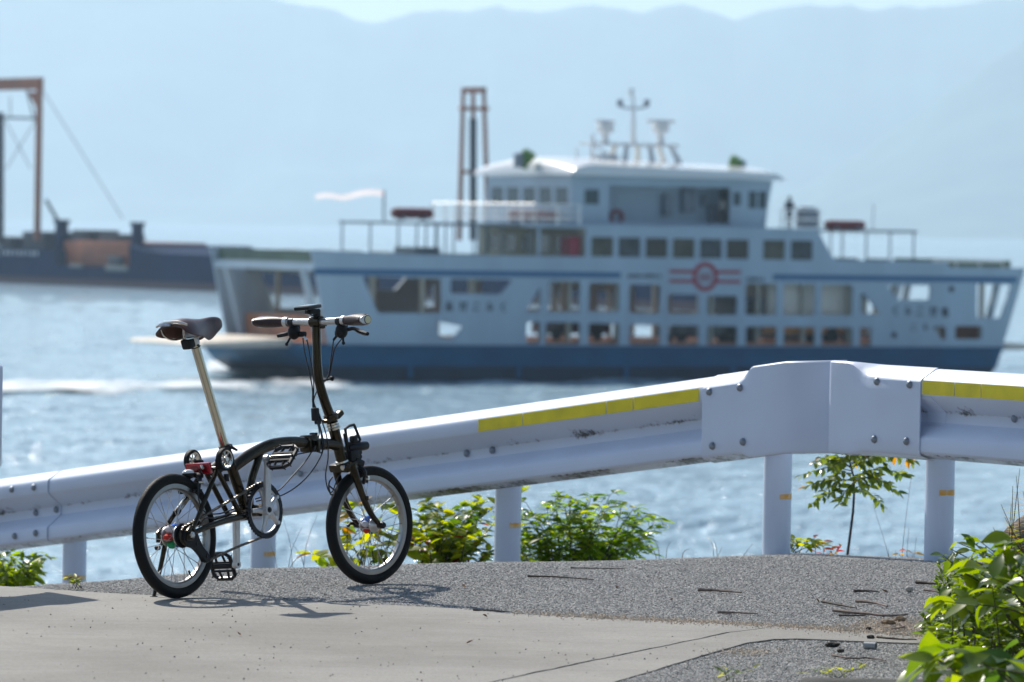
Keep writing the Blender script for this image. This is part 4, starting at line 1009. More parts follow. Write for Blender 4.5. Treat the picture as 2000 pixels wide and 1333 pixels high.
# cables
def cable(pts, r=0.0024, name='cable', m=M_CBLK):
    mb = MB(); mb.tube(catmull(pts, 8), r, 7); return mb.build(name, m, bike)
pR = st(HB + V((0.016, -0.066, -0.064))); pR2 = st(HB + V((0.010, -0.115, -0.058))); pL = st(HB + V((0.016, 0.066, -0.064))); pL2 = st(HB + V((0.010, 0.08, -0.056)))
cable([pR, (0.838, -0.050, 0.80), (0.850, -0.022, 0.73), (0.848, 0.022, 0.690), (0.815, 0.024, 0.64), (0.800, 0.006, 0.598), (0.785, -0.020, 0.530), (0.714, -0.026, 0.455), (0.623, -0.024, 0.392), (0.545, -0.012, 0.340), (0.44, 0.0, 0.318)])
cable([pR2, (0.826, -0.075, 0.82), (0.850, -0.026, 0.735), (0.855, 0.024, 0.695), (0.822, 0.026, 0.645), (0.806, 0.004, 0.600), (0.790, -0.034, 0.497), (0.745, -0.036, 0.430), (0.664, -0.028, 0.367), (0.570, -0.012, 0.326), (0.45, 0.004, 0.31)])
cable([pL, (0.838, 0.045, 0.81), (0.834, 0.030, 0.72), (0.818, 0.022, 0.645), (0.812, -0.006, 0.596), (0.817, -0.028, 0.52), (0.819, -0.028, 0.45), (0.815, -0.016, 0.387), (0.846, 0.0, 0.336), (0.885, 0.012, 0.33), (0.925, 0.020, 0.37), (0.965, 0.012, 0.42)])
cable([pL2, (0.830, 0.06, 0.82), (0.826, 0.032, 0.70), (0.812, 0.022, 0.640), (0.804, 0.0, 0.60), (0.800, -0.016, 0.54), (0.790, -0.026, 0.47), (0.750, -0.020, 0.472), (0.64, -0.014, 0.462)])
mb = MB(); mb.cbox((0.803, 0.006, 0.600), (0.018, 0.026, 0.046), 0.005); mb.cbox((0.812, 0.004, 0.580), (0.014, 0.022, 0.03), 0.004); mb.build('cable_tie', M_BLK, bike)
cable([(0.380, 0.0, 0.315), (0.30, -0.02, 0.290), (0.20, -0.03, 0.275), (0.12, -0.036, 0.285), (0.095, -0.034, 0.33), (0.105, -0.028, 0.40)])
cable([(0.380, 0.0, 0.300), (0.28, -0.03, 0.278), (0.16, -0.05, 0.262), (0.09, -0.062, 0.262), (0.05, -0.066, 0.235)])
cable([(0.874, 0, 0.380), (0.856, 0, 0.366), (0.850, 0, 0.345), (0.858, 0.0, 0.322), (0.872, 0, 0.318)], 0.003, 'wire_guard')
cable([(0.853, 0, 0.350), (0.880, 0, 0.335)], 0.003, 'wire_guard')
# ================================================================== CAR FERRY
YAW = R(30); FU = V((math.cos(YAW), math.sin(YAW), 0)); FN = V((math.sin(YAW), -math.cos(YAW), 0))
FP = at(1368, 600, 278.0); FB = V((FP.x, FP.y, SEA_Z))
BEAM = 11.8
def fy(px, py, off=0.0):
    """picture point -> (along the ship, height above the sea) on a plane 'off' metres in from the near side"""
    d = ray(px, py); t = ((FP - FN * off - CAM).dot(FN)) / d.dot(FN); P = CAM + d * t
    return ((P - FP).dot(FU), P.z - SEA_Z)
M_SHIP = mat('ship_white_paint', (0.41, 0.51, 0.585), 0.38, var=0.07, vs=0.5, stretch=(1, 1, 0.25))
M_SHIPB = mat('ship_blue_paint', (0.003, 0.095, 0.20), 0.45, spec=0.25, var=0.12, vs=0.5)
M_BOOT = mat('ship_boot_topping', (0.006, 0.028, 0.055), 0.5, spec=0.25, var=0.2, vs=0.7)
M_STRIPE = mat('ship_blue_stripe', (0.02, 0.13, 0.27), 0.4)
M_SRED = mat('ship_red_paint', (0.36, 0.03, 0.05), 0.5)
M_DECK = mat('deck_green_paint', (0.10, 0.15, 0.11), 0.7, var=0.2, vs=1.0)
M_RUST = mat('rust_orange_paint', (0.42, 0.17, 0.08), 0.6, var=0.25, vs=0.8)
M_CREAM = mat('cream_inside_paint', (0.50, 0.47, 0.38), 0.6, var=0.1, vs=0.7)
M_RAMP = mat('ramp_steel', (0.66, 0.58, 0.48), 0.6, var=0.15, vs=0.8)
M_GLASS = mat('dark_window_glass', (0.02, 0.03, 0.028), 0.06, coat=0.3)
M_GLASS2 = mat('olive_window_glass', (0.07, 0.075, 0.055), 0.1, var=0.4, vs=1.2)
M_GLASS3 = mat('grey_window_glass', (0.045, 0.065, 0.075), 0.08, var=0.4, vs=1.5)
M_GLASSW = mat('wheelhouse_glass', (0.05, 0.09, 0.10), 0.08)
M_BLACKP = mat('black_marking', (0.015, 0.02, 0.03), 0.5)
M_RAFT = mat('raft_dark_red', (0.20, 0.035, 0.035), 0.45)
M_GREENL = mat('lamp_green', (0.08, 0.20, 0.035), 0.4)
M_GREYM = mat('ship_grey_metal', (0.22, 0.25, 0.29), 0.45, metal=0.3)
M_RAILW = mat('white_handrail', (0.88, 0.86, 0.82), 0.34, metal=0.85)
M_TRUCK = mat('truck_box_beige', (0.80, 0.72, 0.62), 0.5, var=0.05, vs=1)
ferry = empty('car_ferry', FB, YAW, 'white and blue double ended car ferry with red ring emblem passing behind the guardrail', 'ferry', None)
def side(x, y, d): return V((x, d, y))       # ship side plane
def rect(px0, px1, py0, py1, off=0.0):
    (u0, z1), (u1, z0) = fy(px0, py0, off), fy(px1, py1, off); return [(u0, z0), (u1, z0), (u1, z1), (u0, z1)]
def poly(*pts): return [fy(*p) for p in pts]
U0, U1 = -23.7, 20.7
Z_BLUE, Z_TOP, Z_DECK = 1.95, 6.78, 2.02
# hull: side profile swept across the beam, underside rising at both ends
def hull_part(name, pr, m, parent, y0=0.0, y1=BEAM):
    mb = MB(); mb.prism(pr, [], side, y0, y1); return mb.build(name, m, parent, smooth=False)
upperh = [(U0 + 0.12, 0.85), (U1 - 1.0, 0.85), (U1 - 0.84, 1.3), (U1 - 0.55, Z_BLUE), (U0 - 0.6, Z_BLUE), (U0 - 0.3, 1.3)]
hull = hull_part('hull', upperh, M_SHIPB, ferry)
hull_part('boot_topping', [(U0 + 3.4, -1.0), (U1 - 2.8, -1.0), (U1 - 1.0, 0.848), (U0 + 0.12, 0.848)], M_BOOT, hull, 0.02, BEAM - 0.02)
mb = MB(); mb.box(((U0 + U1 - 0.9) / 2, -0.06, 1.90), (U1 - U0 - 0.2, 0.12, 0.16)); mb.build('rubbing_strake', M_SHIPB, hull, smooth=False)
for px in (1012, 1222, 1430, 800, 1640): 
    u, z = fy(px, 720); mb = MB(); mb.box((u, -0.05, 0.55), (0.28, 0.1, 0.62)); mb.build('fender_bar', M_SHIPB, hull, smooth=False)
# near side plating with its openings
holes_px = [[(1026, 609), (1056, 609), (1056, 560)], [(1682, 569), (1682, 613), (1722, 615)],
  [(708, 540), (738, 612), (862, 612), (862, 545)], [(880, 545), (880, 574), (978, 575), (1002, 547)],
  [(1735, 558), (1752, 586), (1816, 586), (1818, 558)], [(1908, 555), (1908, 622), (1955, 621), (1976, 557)],
  [(852, 628), (856, 660), (884, 662), (906, 638)], [(1822, 638), (1840, 664), (1848, 664), (1848, 638)]]
rects_up = [(1072, 1133, 550, 610), (1151, 1210, 553, 610), (1230, 1290, 556, 613), (1305, 1365, 575, 614), (1382, 1440, 578, 616), (1457, 1517, 554, 616), (1531, 1592, 555, 617), (1605, 1665, 557, 617)]
rects_lo = [(1029, 1056, 630, 672), (1066, 1133, 630, 673), (1150, 1210, 632, 674), (1230, 1290, 634, 675), (1305, 1365, 636, 675), (1382, 1440, 637, 676), (1457, 1517, 638, 677), (1531, 1592, 639, 678), (1605, 1665, 640, 679), (1680, 1702, 640, 679), (1866, 1918, 637, 663)]
def rounded(pl, r=0.13):
    out = []; n = len(pl)
    for i in range(n):
        p, a, b = V((*pl[i], 0)), V((*pl[i - 1], 0)), V((*pl[(i + 1) % n], 0)); da, db = (a - p), (b - p); k = min(r, da.length * 0.4, db.length * 0.4)
        A, B = p + da.normalized() * k, p + db.normalized() * k
        for t in (0, 0.33, 0.67, 1): q = (A * (1 - t) * (1 - t) + p * 2 * t * (1 - t) + B * t * t); out.append((q.x, q.y))
    return out
holes = [rounded(poly(*h)) for h in holes_px] + [rounded(rect(*r)) for r in rects_up + rects_lo]
holes = [[(x, max(z, Z_BLUE + 0.07)) for x, z in h] for h in holes]
outer = [(U0 + 0.9, Z_BLUE + 0.002), (U1 - 0.6, Z_BLUE + 0.002), (U1 + 0.9, 6.45), (16.4, 6.45), (16.2, 6.72), (8.9, 6.78), (8.5, 6.92), (7.6, 8.28), (-7.3, 8.28), (-7.3, 6.74), (-17.8, 6.72), (-21.0, 6.82), (U0 - 0.2, 6.90)]
pw_px = [(1155, 1198, 463, 502), (1208, 1251, 464, 503), (1261, 1304, 465, 504), (1314, 1357, 466, 505), (1367, 1410, 467, 506), (1419, 1462, 468, 507), (1491, 1533, 469, 508), (1545, 1587, 470, 509)]
pwin = [rounded(rect(*r), 0.08) for r in pw_px]
for d0, d1, nm in ((0.0, 0.14, 'side_plating'), (BEAM - 0.14, BEAM, 'side_plating')):
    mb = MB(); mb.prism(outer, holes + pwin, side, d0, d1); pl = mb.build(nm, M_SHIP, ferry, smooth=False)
    for i_, w in enumerate(pwin):
        mb = MB(); mb.prism(w, [], side, d0 + 0.05, d0 + 0.09); mb.build('window_pane', (M_GLASS, M_GLASS2, M_GLASS3)[(i_ * 7 + 1) % 3], pl, smooth=False)
    if d0 == 0.0:
        near_pl = pl
# stripe, emblem, lettering marks
def strip(px0, px1, name, z0, z1, m, d=0.03):
    u0, u1 = fy(px0, 530)[0], fy(px1, 545)[0]; mb = MB(); mb.box(((u0 + u1) / 2, -d / 2, (z0 + z1) / 2), (u1 - u0, d, z1 - z0)); return mb.build(name, m, near_pl, smooth=False)
strip(612, 1212, 'blue_stripe', 5.62, 5.93, M_STRIPE); strip(1510, 1986, 'blue_stripe', 5.62, 5.93, M_STRIPE)
ec = fy(1377, 541); mb = MB()
mb.lathe([(0.80, -0.045), (0.80, -0.005), (0.55, -0.005), (0.55, -0.045)], (ec[0], 0, ec[1]), (0, 1, 0), 40, True); em = mb.build('emblem_ring', M_SRED, near_pl, smooth=False)
for s in (-1, 1):
    for dz in (-0.25, 0.27):
        mb = MB(); mb.box((ec[0] + s * 1.46, -0.02, ec[1] + dz), (1.62, 0.03, 0.19)); mb.build('emblem_bar', M_SRED, near_pl, smooth=False)
    mb = MB()
    for q in (-0.11, 0.11): mb.box((ec[0] + s * 0.2 + q * 0.9, -0.02, ec[1] - 0.02), (0.075, 0.03, 0.5))
    mb.box((ec[0] + s * 0.2, -0.02, ec[1] - 0.02), (0.2, 0.03, 0.08)); mb.build('emblem_letter', M_SRED, near_pl, smooth=False)
def glyph(px, py, strokes, sc=0.46, m=M_BLACKP):
    u, z = fy(px, py); mb = MB()
    for (a, b, c, d, w) in strokes:
        p, q = V((u + a * sc, -0.02, z + b * sc)), V((u + c * sc, -0.02, z + d * sc)); L = (q - p).length; ang = math.atan2(q.z - p.z, q.x - p.x)
        mb.box((p + q) / 2, (L, 0.03, w * sc), Matrix.Rotation(-ang, 3, 'Y'))
    mb.build('name_character', m, near_pl, smooth=False)
KA = [(-.4, .3, .4, .3, .16), (-.1, .5, -.25, -.5, .18), (.4, .3, .3, -.5, .18), (.3, -.5, .1, -.4, .16), (.45, .5, .55, .2, .14)]
O_ = [(-.45, .28, .4, .28, .18), (-.1, .5, -.1, -.5, .2), (-.1, -.1, .35, -.1, .2), (.35, -.1, .35, -.45, .2), (-.4, -.45, .35, -.45, .2), (-.45, -.2, -.1, -.05, .2)]
KO = [(-.3, .35, .35, .35, .15), (-.35, -.35, .35, -.4, .15), (-.35, -.35, -.4, -.15, .12)]
MI = [(-.3, .4, .1, .4, .13), (.1, .4, -.3, -.3, .13), (-.3, -.3, .45, -.1, .13), (.3, .15, .1, -.5, .13)]
KU = [(.25, .5, -.25, .05, .14), (-.25, .05, .25, -.5, .14)]
for i, gph in enumerate((O_, KA, KO, MI, KU)): glyph(877 + 26.3 * i, 598 + 0.6 * i, gph)
for i, gph in enumerate((KU, MI, KO, KA, O_)): glyph(1748 + 24.5 * i, 607 + 0.6 * i, gph, 0.5)
glyph(1784, 639, KO, 0.36); glyph(1807, 639, MI, 0.36)
for a, b, yy in ((1228, 1290, 540), (1460, 1492, 546)):   # tiny lettering too far off to read: a row of small strokes
    x = a
    while x < b: glyph(x, yy, [(-.2, -.3, -.2, .35, .2), (-.2, .3, .15, .3, .18), (.15, .3, .15, -.3, .2)] if int(x) % 2 else [(0, -.35, 0, .35, .22), (-.2, 0, .2, 0, .2)], 0.32); x += 7.5
for px, py in ((1858, 565), (1746, 655), (1845, 607)):
    u, z = fy(px, py); mb = MB(); mb.cyl((u, -0.06, z), (u, 0.02, z), 0.17, 14); mb.build('porthole', M_BLACKP, near_pl)
# car deck, ceiling, end beams, inner posts
mb = MB(); mb.box(((U0 + U1 - 0.4) / 2, BEAM / 2, Z_DECK + 0.02), (U1 - U0 - 0.6, BEAM - 0.32, 0.06)); mb.build('car_deck', M_RUST, ferry, smooth=False)
mb = MB(); mb.box((-0.8, BEAM / 2, 5.78), (42.0, BEAM - 0.3, 0.2)); cl = mb.build('upper_deck', M_DECK, ferry, smooth=False)
for u in [-20 + 3.0 * i for i in range(14)]:
    for y in (0.55, BEAM - 0.55):
        mb = MB(); mb.box((u, y, 3.9), (0.16, 0.3, 3.56)); mb.build('frame_post', M_CREAM, cl, smooth=False)
for y in (0.22, BEAM - 0.22):          # low inner bulwark, rust painted
    mb = MB(); mb.box((-0.5, y + (0.15 if y < 5 else -0.15), 2.12), (41.0, 0.1, 0.14)); mb.build('wheel_guard', M_RUST, ferry, smooth=False)
# bow and stern portals
for u, s in ((U0 + 0.15, -1), (U1 + 0.1, 1)):
    mb = MB(); mb.box((u - s * 0.15, BEAM / 2, 6.02), (0.5, BEAM - 0.3, 0.42)); mb.build('portal_beam', M_SHIP, ferry, smooth=False)
    mb = MB(); mb.box((u - s * 0.2, BEAM / 2, 6.56), (0.12, BEAM - 0.3, 0.6)); mb.build('portal_bulwark', M_DECK, ferry, smooth=False)
    for y in (1.5, BEAM - 1.5):
        mb = MB(); mb.tube([(u - s * 1.0, y, 2.05), (u, y, 5.8)], 0.22, 4); mb.build('portal_leg', M_SHIP, ferry, smooth=False)
    # ramp door, lowered level, with a bulwark edge
    mb = MB(); rp = [(0.0, -0.1), (0.0, 0.36), (5.2, 0.10), (5.4, 0.0), (5.2, -0.12)]
    mb.prism([(u + s * (x + (0.5 if s < 0 else -0.7)), z + 1.9) for x, z in rp], [], side, 1.7, BEAM - 1.7); rm = mb.build('ramp', M_RAMP, ferry, smooth=False)
    mb = MB(); mb.box((u - s * 1.2, BEAM / 2, 2.75), (0.2, BEAM - 3.0, 1.3)); mb.build('inner_gate', M_RUST, ferry, smooth=False)
# passenger house inner wall (recessed part forward), roof slab, canopies
uRL = fy(1045, 440, 0)[0]; uRR = 7.9
mb = MB(); mb.box(((uRL + uRR) / 2, BEAM / 2, 8.36), (uRR - uRL, BEAM - 0.02, 0.16)); rs = mb.build('house_roof', M_SHIP, ferry, smooth=False)
hs_ = [[(y, 6.95), (y + 1.2, 6.95), (y + 1.2, 7.85), (y, 7.85)] for y in (2.2, 4.0, 5.8, 7.6, 9.4)]
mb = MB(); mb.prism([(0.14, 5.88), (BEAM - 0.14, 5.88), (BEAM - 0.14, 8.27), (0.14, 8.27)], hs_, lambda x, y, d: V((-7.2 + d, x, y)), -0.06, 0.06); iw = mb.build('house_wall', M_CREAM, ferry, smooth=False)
for h in hs_:
    mb = MB(); mb.prism(h, [], lambda x, y, d: V((-7.2 + d, x, y)), -0.02, 0.02); mb.build('window_pane', M_GLASS, iw, smooth=False)
for y in (0.3, BEAM / 2, BEAM - 0.3):
    mb = MB(); mb.box((uRL + 0.4, y, 7.08), (0.14, 0.14, 2.4)); mb.build('roof_post', M_SHIP, iw, smooth=False)
u, z = fy(1124, 473); mb = MB(); mb.box((-7.75, 0.9, 7.2), (0.6, 1.0, 1.2)); mb.build('red_locker', M_SRED, ferry, smooth=False)
u, z = fy(815, 478, 5.0); mb = MB(); mb.box((u, 5.0, 6.5), (1.6, 2.2, 1.2)); mb.build('deck_locker', M_GREYM, ferry, smooth=False)
for pa, pb in ((815, 1043), (1600, 1792)):
    ua, ub = fy(pa, 436, 1.5)[0], fy(pb, 452, 1.5)[0]
    mb = MB(); mb.box(((ua + ub) / 2, BEAM / 2, 8.38), (ub - ua, BEAM - 3.0, 0.14)); cn = mb.build('canopy', M_GREYM, ferry, smooth=False)
    for i in range(5):
        for y in (1.7, BEAM - 1.7):
            uu = ua + 0.1 + (ub - ua - 0.2) * i / 4; mb = MB(); mb.tube([(uu, y, 5.88), (uu, y, 8.35)], 0.05, 6); mb.build('canopy_post', M_GREYM, cn)
# benches on the open decks behind the bulwark
for u in (-20.5, -18.6, 11.0, 13.0):
    for y in (2.6, 5.9, 9.2):
        mb = MB(); mb.box((u, y, 6.3), (0.5, 2.2, 0.08)); mb.box((u + 0.24, y, 6.6), (0.06, 2.2, 0.5)); mb.box((u, y - 0.8, 6.09), (0.4, 0.08, 0.4)); mb.box((u, y + 0.8, 6.09), (0.4, 0.08, 0.4)); mb.build('deck_bench', M_CREAM, ferry, smooth=False)

# wheelhouse block ---------------------------------------------------
WY0, WY1 = 1.2, BEAM - 1.2
def wrect(px0, px1, py0, py1, off=WY0): return rect(px0, px1, py0, py1, off)
ZF = 8.44
uL, uR = fy(1122, 440, WY0)[0], fy(1500, 445, WY0)[0]
zR = 11.05
wh_out = [(uL, ZF), (uR - 0.25, ZF), (uR + 0.25, zR), (uL - 0.1, zR)]
wl = [wrect(1142, 1170, 370, 400), wrect(1432, 1447, 376, 402), wrect(1462, 1478, 374, 408), wrect(1482, 1497, 374, 408)]
rec = wrect(1190, 1425, 362, 438)               # open recess with gear
for d0, d1 in ((WY0, WY0 + 0.1), (WY1 - 0.1, WY1)):
    mb = MB(); mb.prism(wh_out, wl + [rec], side, d0, d1); ww = mb.build('wheelhouse_wall', M_SHIP, ferry, smooth=False)
    for w in wl:
        mb = MB(); mb.prism(w, [], side, d0 + 0.03, d0 + 0.06); mb.build('window_pane', M_GLASSW, ww, smooth=False)
mb = MB(); mb.box(((rec[0][0] + rec[1][0]) / 2, WY0 + 1.9, (ZF + zR) / 2), (rec[1][0] - rec[0][0] + 1, 0.1, zR - ZF - 0.02)); bw = mb.build('recess_wall', M_SHIP, ferry, smooth=False)
mb = MB(); mb.box(((rec[0][0] + rec[1][0]) / 2, WY1 - 1.9, (ZF + zR) / 2), (rec[1][0] - rec[0][0] + 1, 0.1, zR - ZF - 0.02)); mb.build('recess_wall', M_SHIP, ferry, smooth=False)
for i, (px, w, h, zc) in enumerate(((1305, 0.5, 1.2, 9.6), (1345, 0.7, 1.3, 9.9), (1395, 0.6, 1.1, 9.1), (1378, 0.35, 0.6, 9.9))):
    u = fy(px, 400, WY0 + 1.5)[0]; mb = MB(); mb.cbox((u, WY0 + 1.6, zc), (w, 0.4, h), 0.04); mb.build('gear_locker', M_GREYM, bw)
u, z = fy(1206, 425, WY0 + 1.7); mb = MB(); mb.tube([V((u + 0.36 * math.cos(2 * math.pi * k / 20), WY0 + 1.78, z + 0.36 * math.sin(2 * math.pi * k / 20))) for k in range(20)], 0.1, 8, closed=True); mb.build('life_ring', M_SRED, bw)
for uu in (uL - 0.05, uR):
    s = -1 if uu < 0 else 1
    hs_ = [[(y, 9.45), (y + 1.3, 9.45), (y + 1.3, 10.45), (y, 10.45)] for y in [WY0 + 0.5 + 1.75 * i for i in range(5)]]
    mb = MB(); mb.prism([(WY0 + 0.1, ZF), (WY1 - 0.1, ZF), (WY1 - 0.1, zR), (WY0 + 0.1, zR)], hs_, lambda x, y, d, uu=uu, s=s: V((uu + d + s * (0.15 * (y - 9.7) / 1.3 if s > 0 else 0.05), x, y)), -0.05, 0.05); ew = mb.build('wheelhouse_wall', M_SHIP, ferry, smooth=False)
    for h in hs_:
        mb = MB(); mb.prism(h, [], lambda x, y, d, uu=uu, s=s: V((uu + d + s * (0.15 * (y - 9.7) / 1.3 if s > 0 else 0.05), x, y)), -0.015, 0.015); mb.build('window_pane', M_GLASSW, ew, smooth=False)
# roof with sloping visor edges
M_MASTW = mat('mast_white_paint', (0.78, 0.78, 0.76), 0.3)
M_ROOF = mat('glossy_roof_paint', (0.80, 0.80, 0.79), 0.24, coat=0.6)
ra, rb2 = fy(1112, 350, WY0)[0], fy(1520, 356, WY0)[0]
nose = [(ra - 0.25 + 1.5 * (1 - math.cos(a)), zR + 0.06 + 0.62 * math.sin(a)) for a in [R(90) * k / 10 for k in range(10, -1, -1)]]
rp_ = [(ra - 0.2, zR + 0.04), (rb2, zR + 0.02), (rb2 + 0.1, zR + 0.08), (rb2 - 0.5, zR + 0.42)] + nose
rows = []; ym = (WY0 + WY1) / 2
for j in range(17):                                   # cambered across the beam
    y = WY0 - 0.6 + (WY1 - WY0 + 1.2) * j / 16; dz = -0.016 * (y - ym) ** 2 + 0.42
    sec = [V((x, y, z + dz * min(1, max(0, (z - zR - 0.03) / 0.3)))) for x, z in rp_]; rows.append(sec + [sec[0]])
mb = MB(); mb.grid(rows); K_ = len(rows[0])
for j in (0, 16): mb.f.append(tuple(j * K_ + q for q in range(K_ - 1)))
rf = mb.build('wheelhouse_roof', M_ROOF, ferry, smooth=True, ang=35)
# hand rails
def rails(pts, name='hand_rail', h=1.05, parent=ferry, bars=3, step=1.3):
    mb = MB(); P = [V(p) for p in pts]
    for a, b in zip(P, P[1:]):
        n = max(1, int((b - a).length / step))
        for i in range(n + 1):
            q = a.lerp(b, i / n); mb.tube([q, q + V((0, 0, h))], 0.05, 6)
        for k in range(bars): mb.tube([a + V((0, 0, h * (k + 1) / bars)), b + V((0, 0, h * (k + 1) / bars))], 0.055, 10)
    return mb.build(name, M_RAILW, parent)
uA = uRL + 0.15
rails([(uL - 0.2, 0.3, ZF), (uA, 0.3, ZF), (uA, BEAM - 0.3, ZF), (uL - 0.2, BEAM - 0.3, ZF)])
rails([(uR + 0.3, 0.3, ZF), (fy(1600, 445, 0.3)[0], 0.3, ZF)], bars=2)
rails([(U1 - 5.2, 0.4, 5.88), (U1 - 0.4, 0.4, 5.88)], bars=2, h=0.9)
# rafts
def raft(px, py, L, y, r=0.36):
    u, z = fy(px, py, y); mb = MB()
    mb.lathe([(0.0001, -L / 2), (r * 0.75, -L / 2 + 0.03), (r, -L / 2 + 0.25), (r, L / 2 - 0.25), (r * 0.75, L / 2 - 0.03), (0.0001, L / 2)], (u, y, z), (1, 0, 0), 18)
    o = mb.build('life_raft', M_RAFT, ferry); 
    for q in (-0.5, 0.5): mb = MB(); mb.box((u + q * L * 0.55, y, z - r * 0.8), (0.12, 0.7, r * 0.9)); mb.build('raft_cradle', M_GREYM, o, smooth=False)
raft(805, 417, 2.5, 7.5, 0.3); raft(1018, 420, 1.6, 4.6, 0.32); raft(1066, 421, 1.5, 2.2, 0.32); raft(1650, 440, 2.6, 1.4, 0.26)
# mast group on the roof
def wp(px, py, off): u, z = fy(px, py, off); return V((u, off, z))
YC = BEAM / 2; ZRF = zR + 0.5
def top(px, off=YC): return V((fy(px, 300, off)[0], off, ZRF - 0.15))
for a, b in ((1200, 1213), (1262, 1257), (1322, 1297)):
    for y in (YC - 0.9, YC + 0.9):
        mb = MB(); mb.tube([V((top(a).x, y * 1.0, ZRF - 0.2)), V((top(b).x, YC + (y - YC) * 0.7, fy(b, 284, YC)[1]))], [0.2, 0.14], 8); mb.build('mast_leg', M_MASTW, ferry)
p = wp(1145, 283, YC); q = wp(1312, 283, YC); mb = MB(); mb.box((p + q) / 2, (q.x - p.x, 1.7, 0.14)); mb.build('radar_platform', M_MASTW, ferry, smooth=False)
mb = MB(); mb.tube([wp(1237, 283, YC), wp(1237, 240, YC), wp(1236, 172, YC)], [0.15, 0.11, 0.06], 8); mst = mb.build('mast', M_MASTW, ferry)
mb = MB(); pts = [wp(1211, 200, YC), wp(1214, 210, YC), wp(1237, 213, YC), wp(1260, 210, YC), wp(1263, 200, YC)]; mb.tube(pts, 0.06, 6); mb.build('mast_arm', M_GREYM, mst)
for px, py in ((1211, 202), (1263, 202), (1231, 181)):
    mb = MB(); mb.cbox(wp(px, py, YC), (0.26, 0.26, 0.42), 0.06); mb.build('navigation_lamp', M_GREYM if px != 1231 else M_RAILW, mst)
for px, py, L in ((1182, 247, 1.5), (1290, 247, 1.7)):
    c = wp(px, py, YC); b0 = wp(px, 283, YC); mb = MB(); mb.tube([b0, c], [0.22, 0.15], 10); mb.cbox(c + V((0, 0, -0.1)), (0.75, 0.7, 0.55), 0.1); rd = mb.build('radar', M_MASTW, ferry)
    mb = MB(); mb.cbox(c + V((0, 0, 0.26)), (L, 0.18, 0.2), 0.05, Matrix.Rotation(R(20 if px < 1200 else -5), 3, 'Z')); mb.build('radar_scanner', M_MASTW, rd)
mb = MB(); mb.tube([top(1155, YC - 1), wp(1158, 262, YC - 1)], 0.09, 8); mb.tube([top(1128, YC - 1), wp(1126, 290, YC - 1)], 0.06, 8); mb.tube([wp(1158, 283, YC - 1), wp(1185, 300, YC)], 0.05, 6); mb.build('aerial_pole', M_MASTW, ferry)
mb = MB(); mb.cbox(wp(1180, 318, YC), (1.2, 1.2, 0.9), 0.1); mb.build('roof_locker', M_MASTW, ferry)
for px in (1258, 1308):
    mb = MB(); mb.cbox(wp(px, 332, YC - 1.5), (0.95, 0.8, 0.36), 0.06); mb.build('exhaust_box', M_BLACKP, ferry)
for px, py in ((1027, 312), (1433, 324)):
    c = wp(px, py, YC - 1); mb = MB(); mb.tube([top(px, YC - 1), c], 0.12, 8); mb.lathe([(0.12, -0.5), (0.30, -0.1), (0.42, 0.35), (0.36, 0.5), (0.0001, 0.52)], c, (0.3, -0.4, 0.85), 16); sl = mb.build('search_light', M_GREENL, ferry)
    mb = MB(); mb.cbox(c + V((0.5 if px > 1200 else -0.45, 0, -0.05)), (0.42, 0.5, 0.8), 0.12); mb.build('lamp_housing', M_SHIP if px > 1200 else M_GREYM, sl)
for px in (1072, 1386):
    mb = MB(); mb.cbox(wp(px, 333, YC - 1.5), (0.4, 0.4, 0.5), 0.08); mb.build('roof_vent', M_GREYM, ferry)
mb = MB(); mb.tube([wp(1704, 452, 2.0), wp(1707, 400, 2.0)], 0.045, 6); mb.build('flag_staff', M_RAILW, ferry)
mb = MB(); mb.tube([wp(750, 432, 6.0), wp(750, 372, 6.0)], 0.06, 6); mb.build('flag_staff', M_GREYM, ferry)
mb = MB(); p0 = wp(750, 374, 6.0); rows = []
for k in range(15):
    f = k / 14; q = p0 + V((-4.4 * f, 0.5 * math.sin(f * 5), -0.12 - 0.30 * f + 0.10 * math.sin(f * 9))); rows.append([q + V((0, 0, 0.16 - 0.06 * f)), q - V((0, 0, 0.16 - 0.03 * f))])
mb.grid(rows); mb.build('pennant', leaf_mat('white_pennant_cloth', (0.20, 0.185, 0.185), (0.21, 0.195, 0.195), 0.75, 0.8), ferry)
u = fy(1576, 440, 1.6)[0]; mb = MB(); mb.cbox((u, 1.6, ZF + 0.55), (0.95, 0.9, 1.0), 0.06); mb.cbox((u, 1.6, ZF + 1.12), (0.7, 0.6, 0.2), 0.05); mb.build('deck_winch', M_GREYM, ferry)

# things aboard: a lorry, two cars and a man on deck ------------------------
lor = empty('lorry', FB + FU * 7.6 - FN * 2.0 + V((0, 0, Z_DECK + 0.05)), YAW, 'beige box lorry with orange lower panels parked on the ferry car deck', 'lorry')
mb = MB(); mb.cbox((0.6, 0, 2.55), (6.6, 2.3, 2.3), 0.08); mb.build('cargo_box', M_TRUCK, lor)
mb = MB(); mb.cbox((0.4, 0, 0.95), (6.9, 2.1, 0.75), 0.05); mb.build('chassis', mat('orange_panel', (0.62, 0.24, 0.05), 0.5), lor)
mb = MB(); mb.cbox((-3.8, 0, 1.55), (1.7, 2.2, 2.1), 0.15); cb = mb.build('cab', mat('lorry_dark_cab', (0.10, 0.11, 0.13), 0.4), lor)
mb = MB(); mb.cbox((-3.9, -1.12, 2.0), (1.0, 0.04, 0.7), 0.015); mb.build('cab_window', M_GLASS, cb)
for x in (-3.7, 1.6, 2.8):
    for y in (-1.0, 1.0):
        mb = MB(); mb.lathe([(0.0001, -0.14), (0.3, -0.14), (0.46, -0.10), (0.46, 0.10), (0.3, 0.14), (0.0001, 0.14)], (x, y, 0.47), (0, 1, 0), 22); mb.build('wheel', M_TYRE, lor)
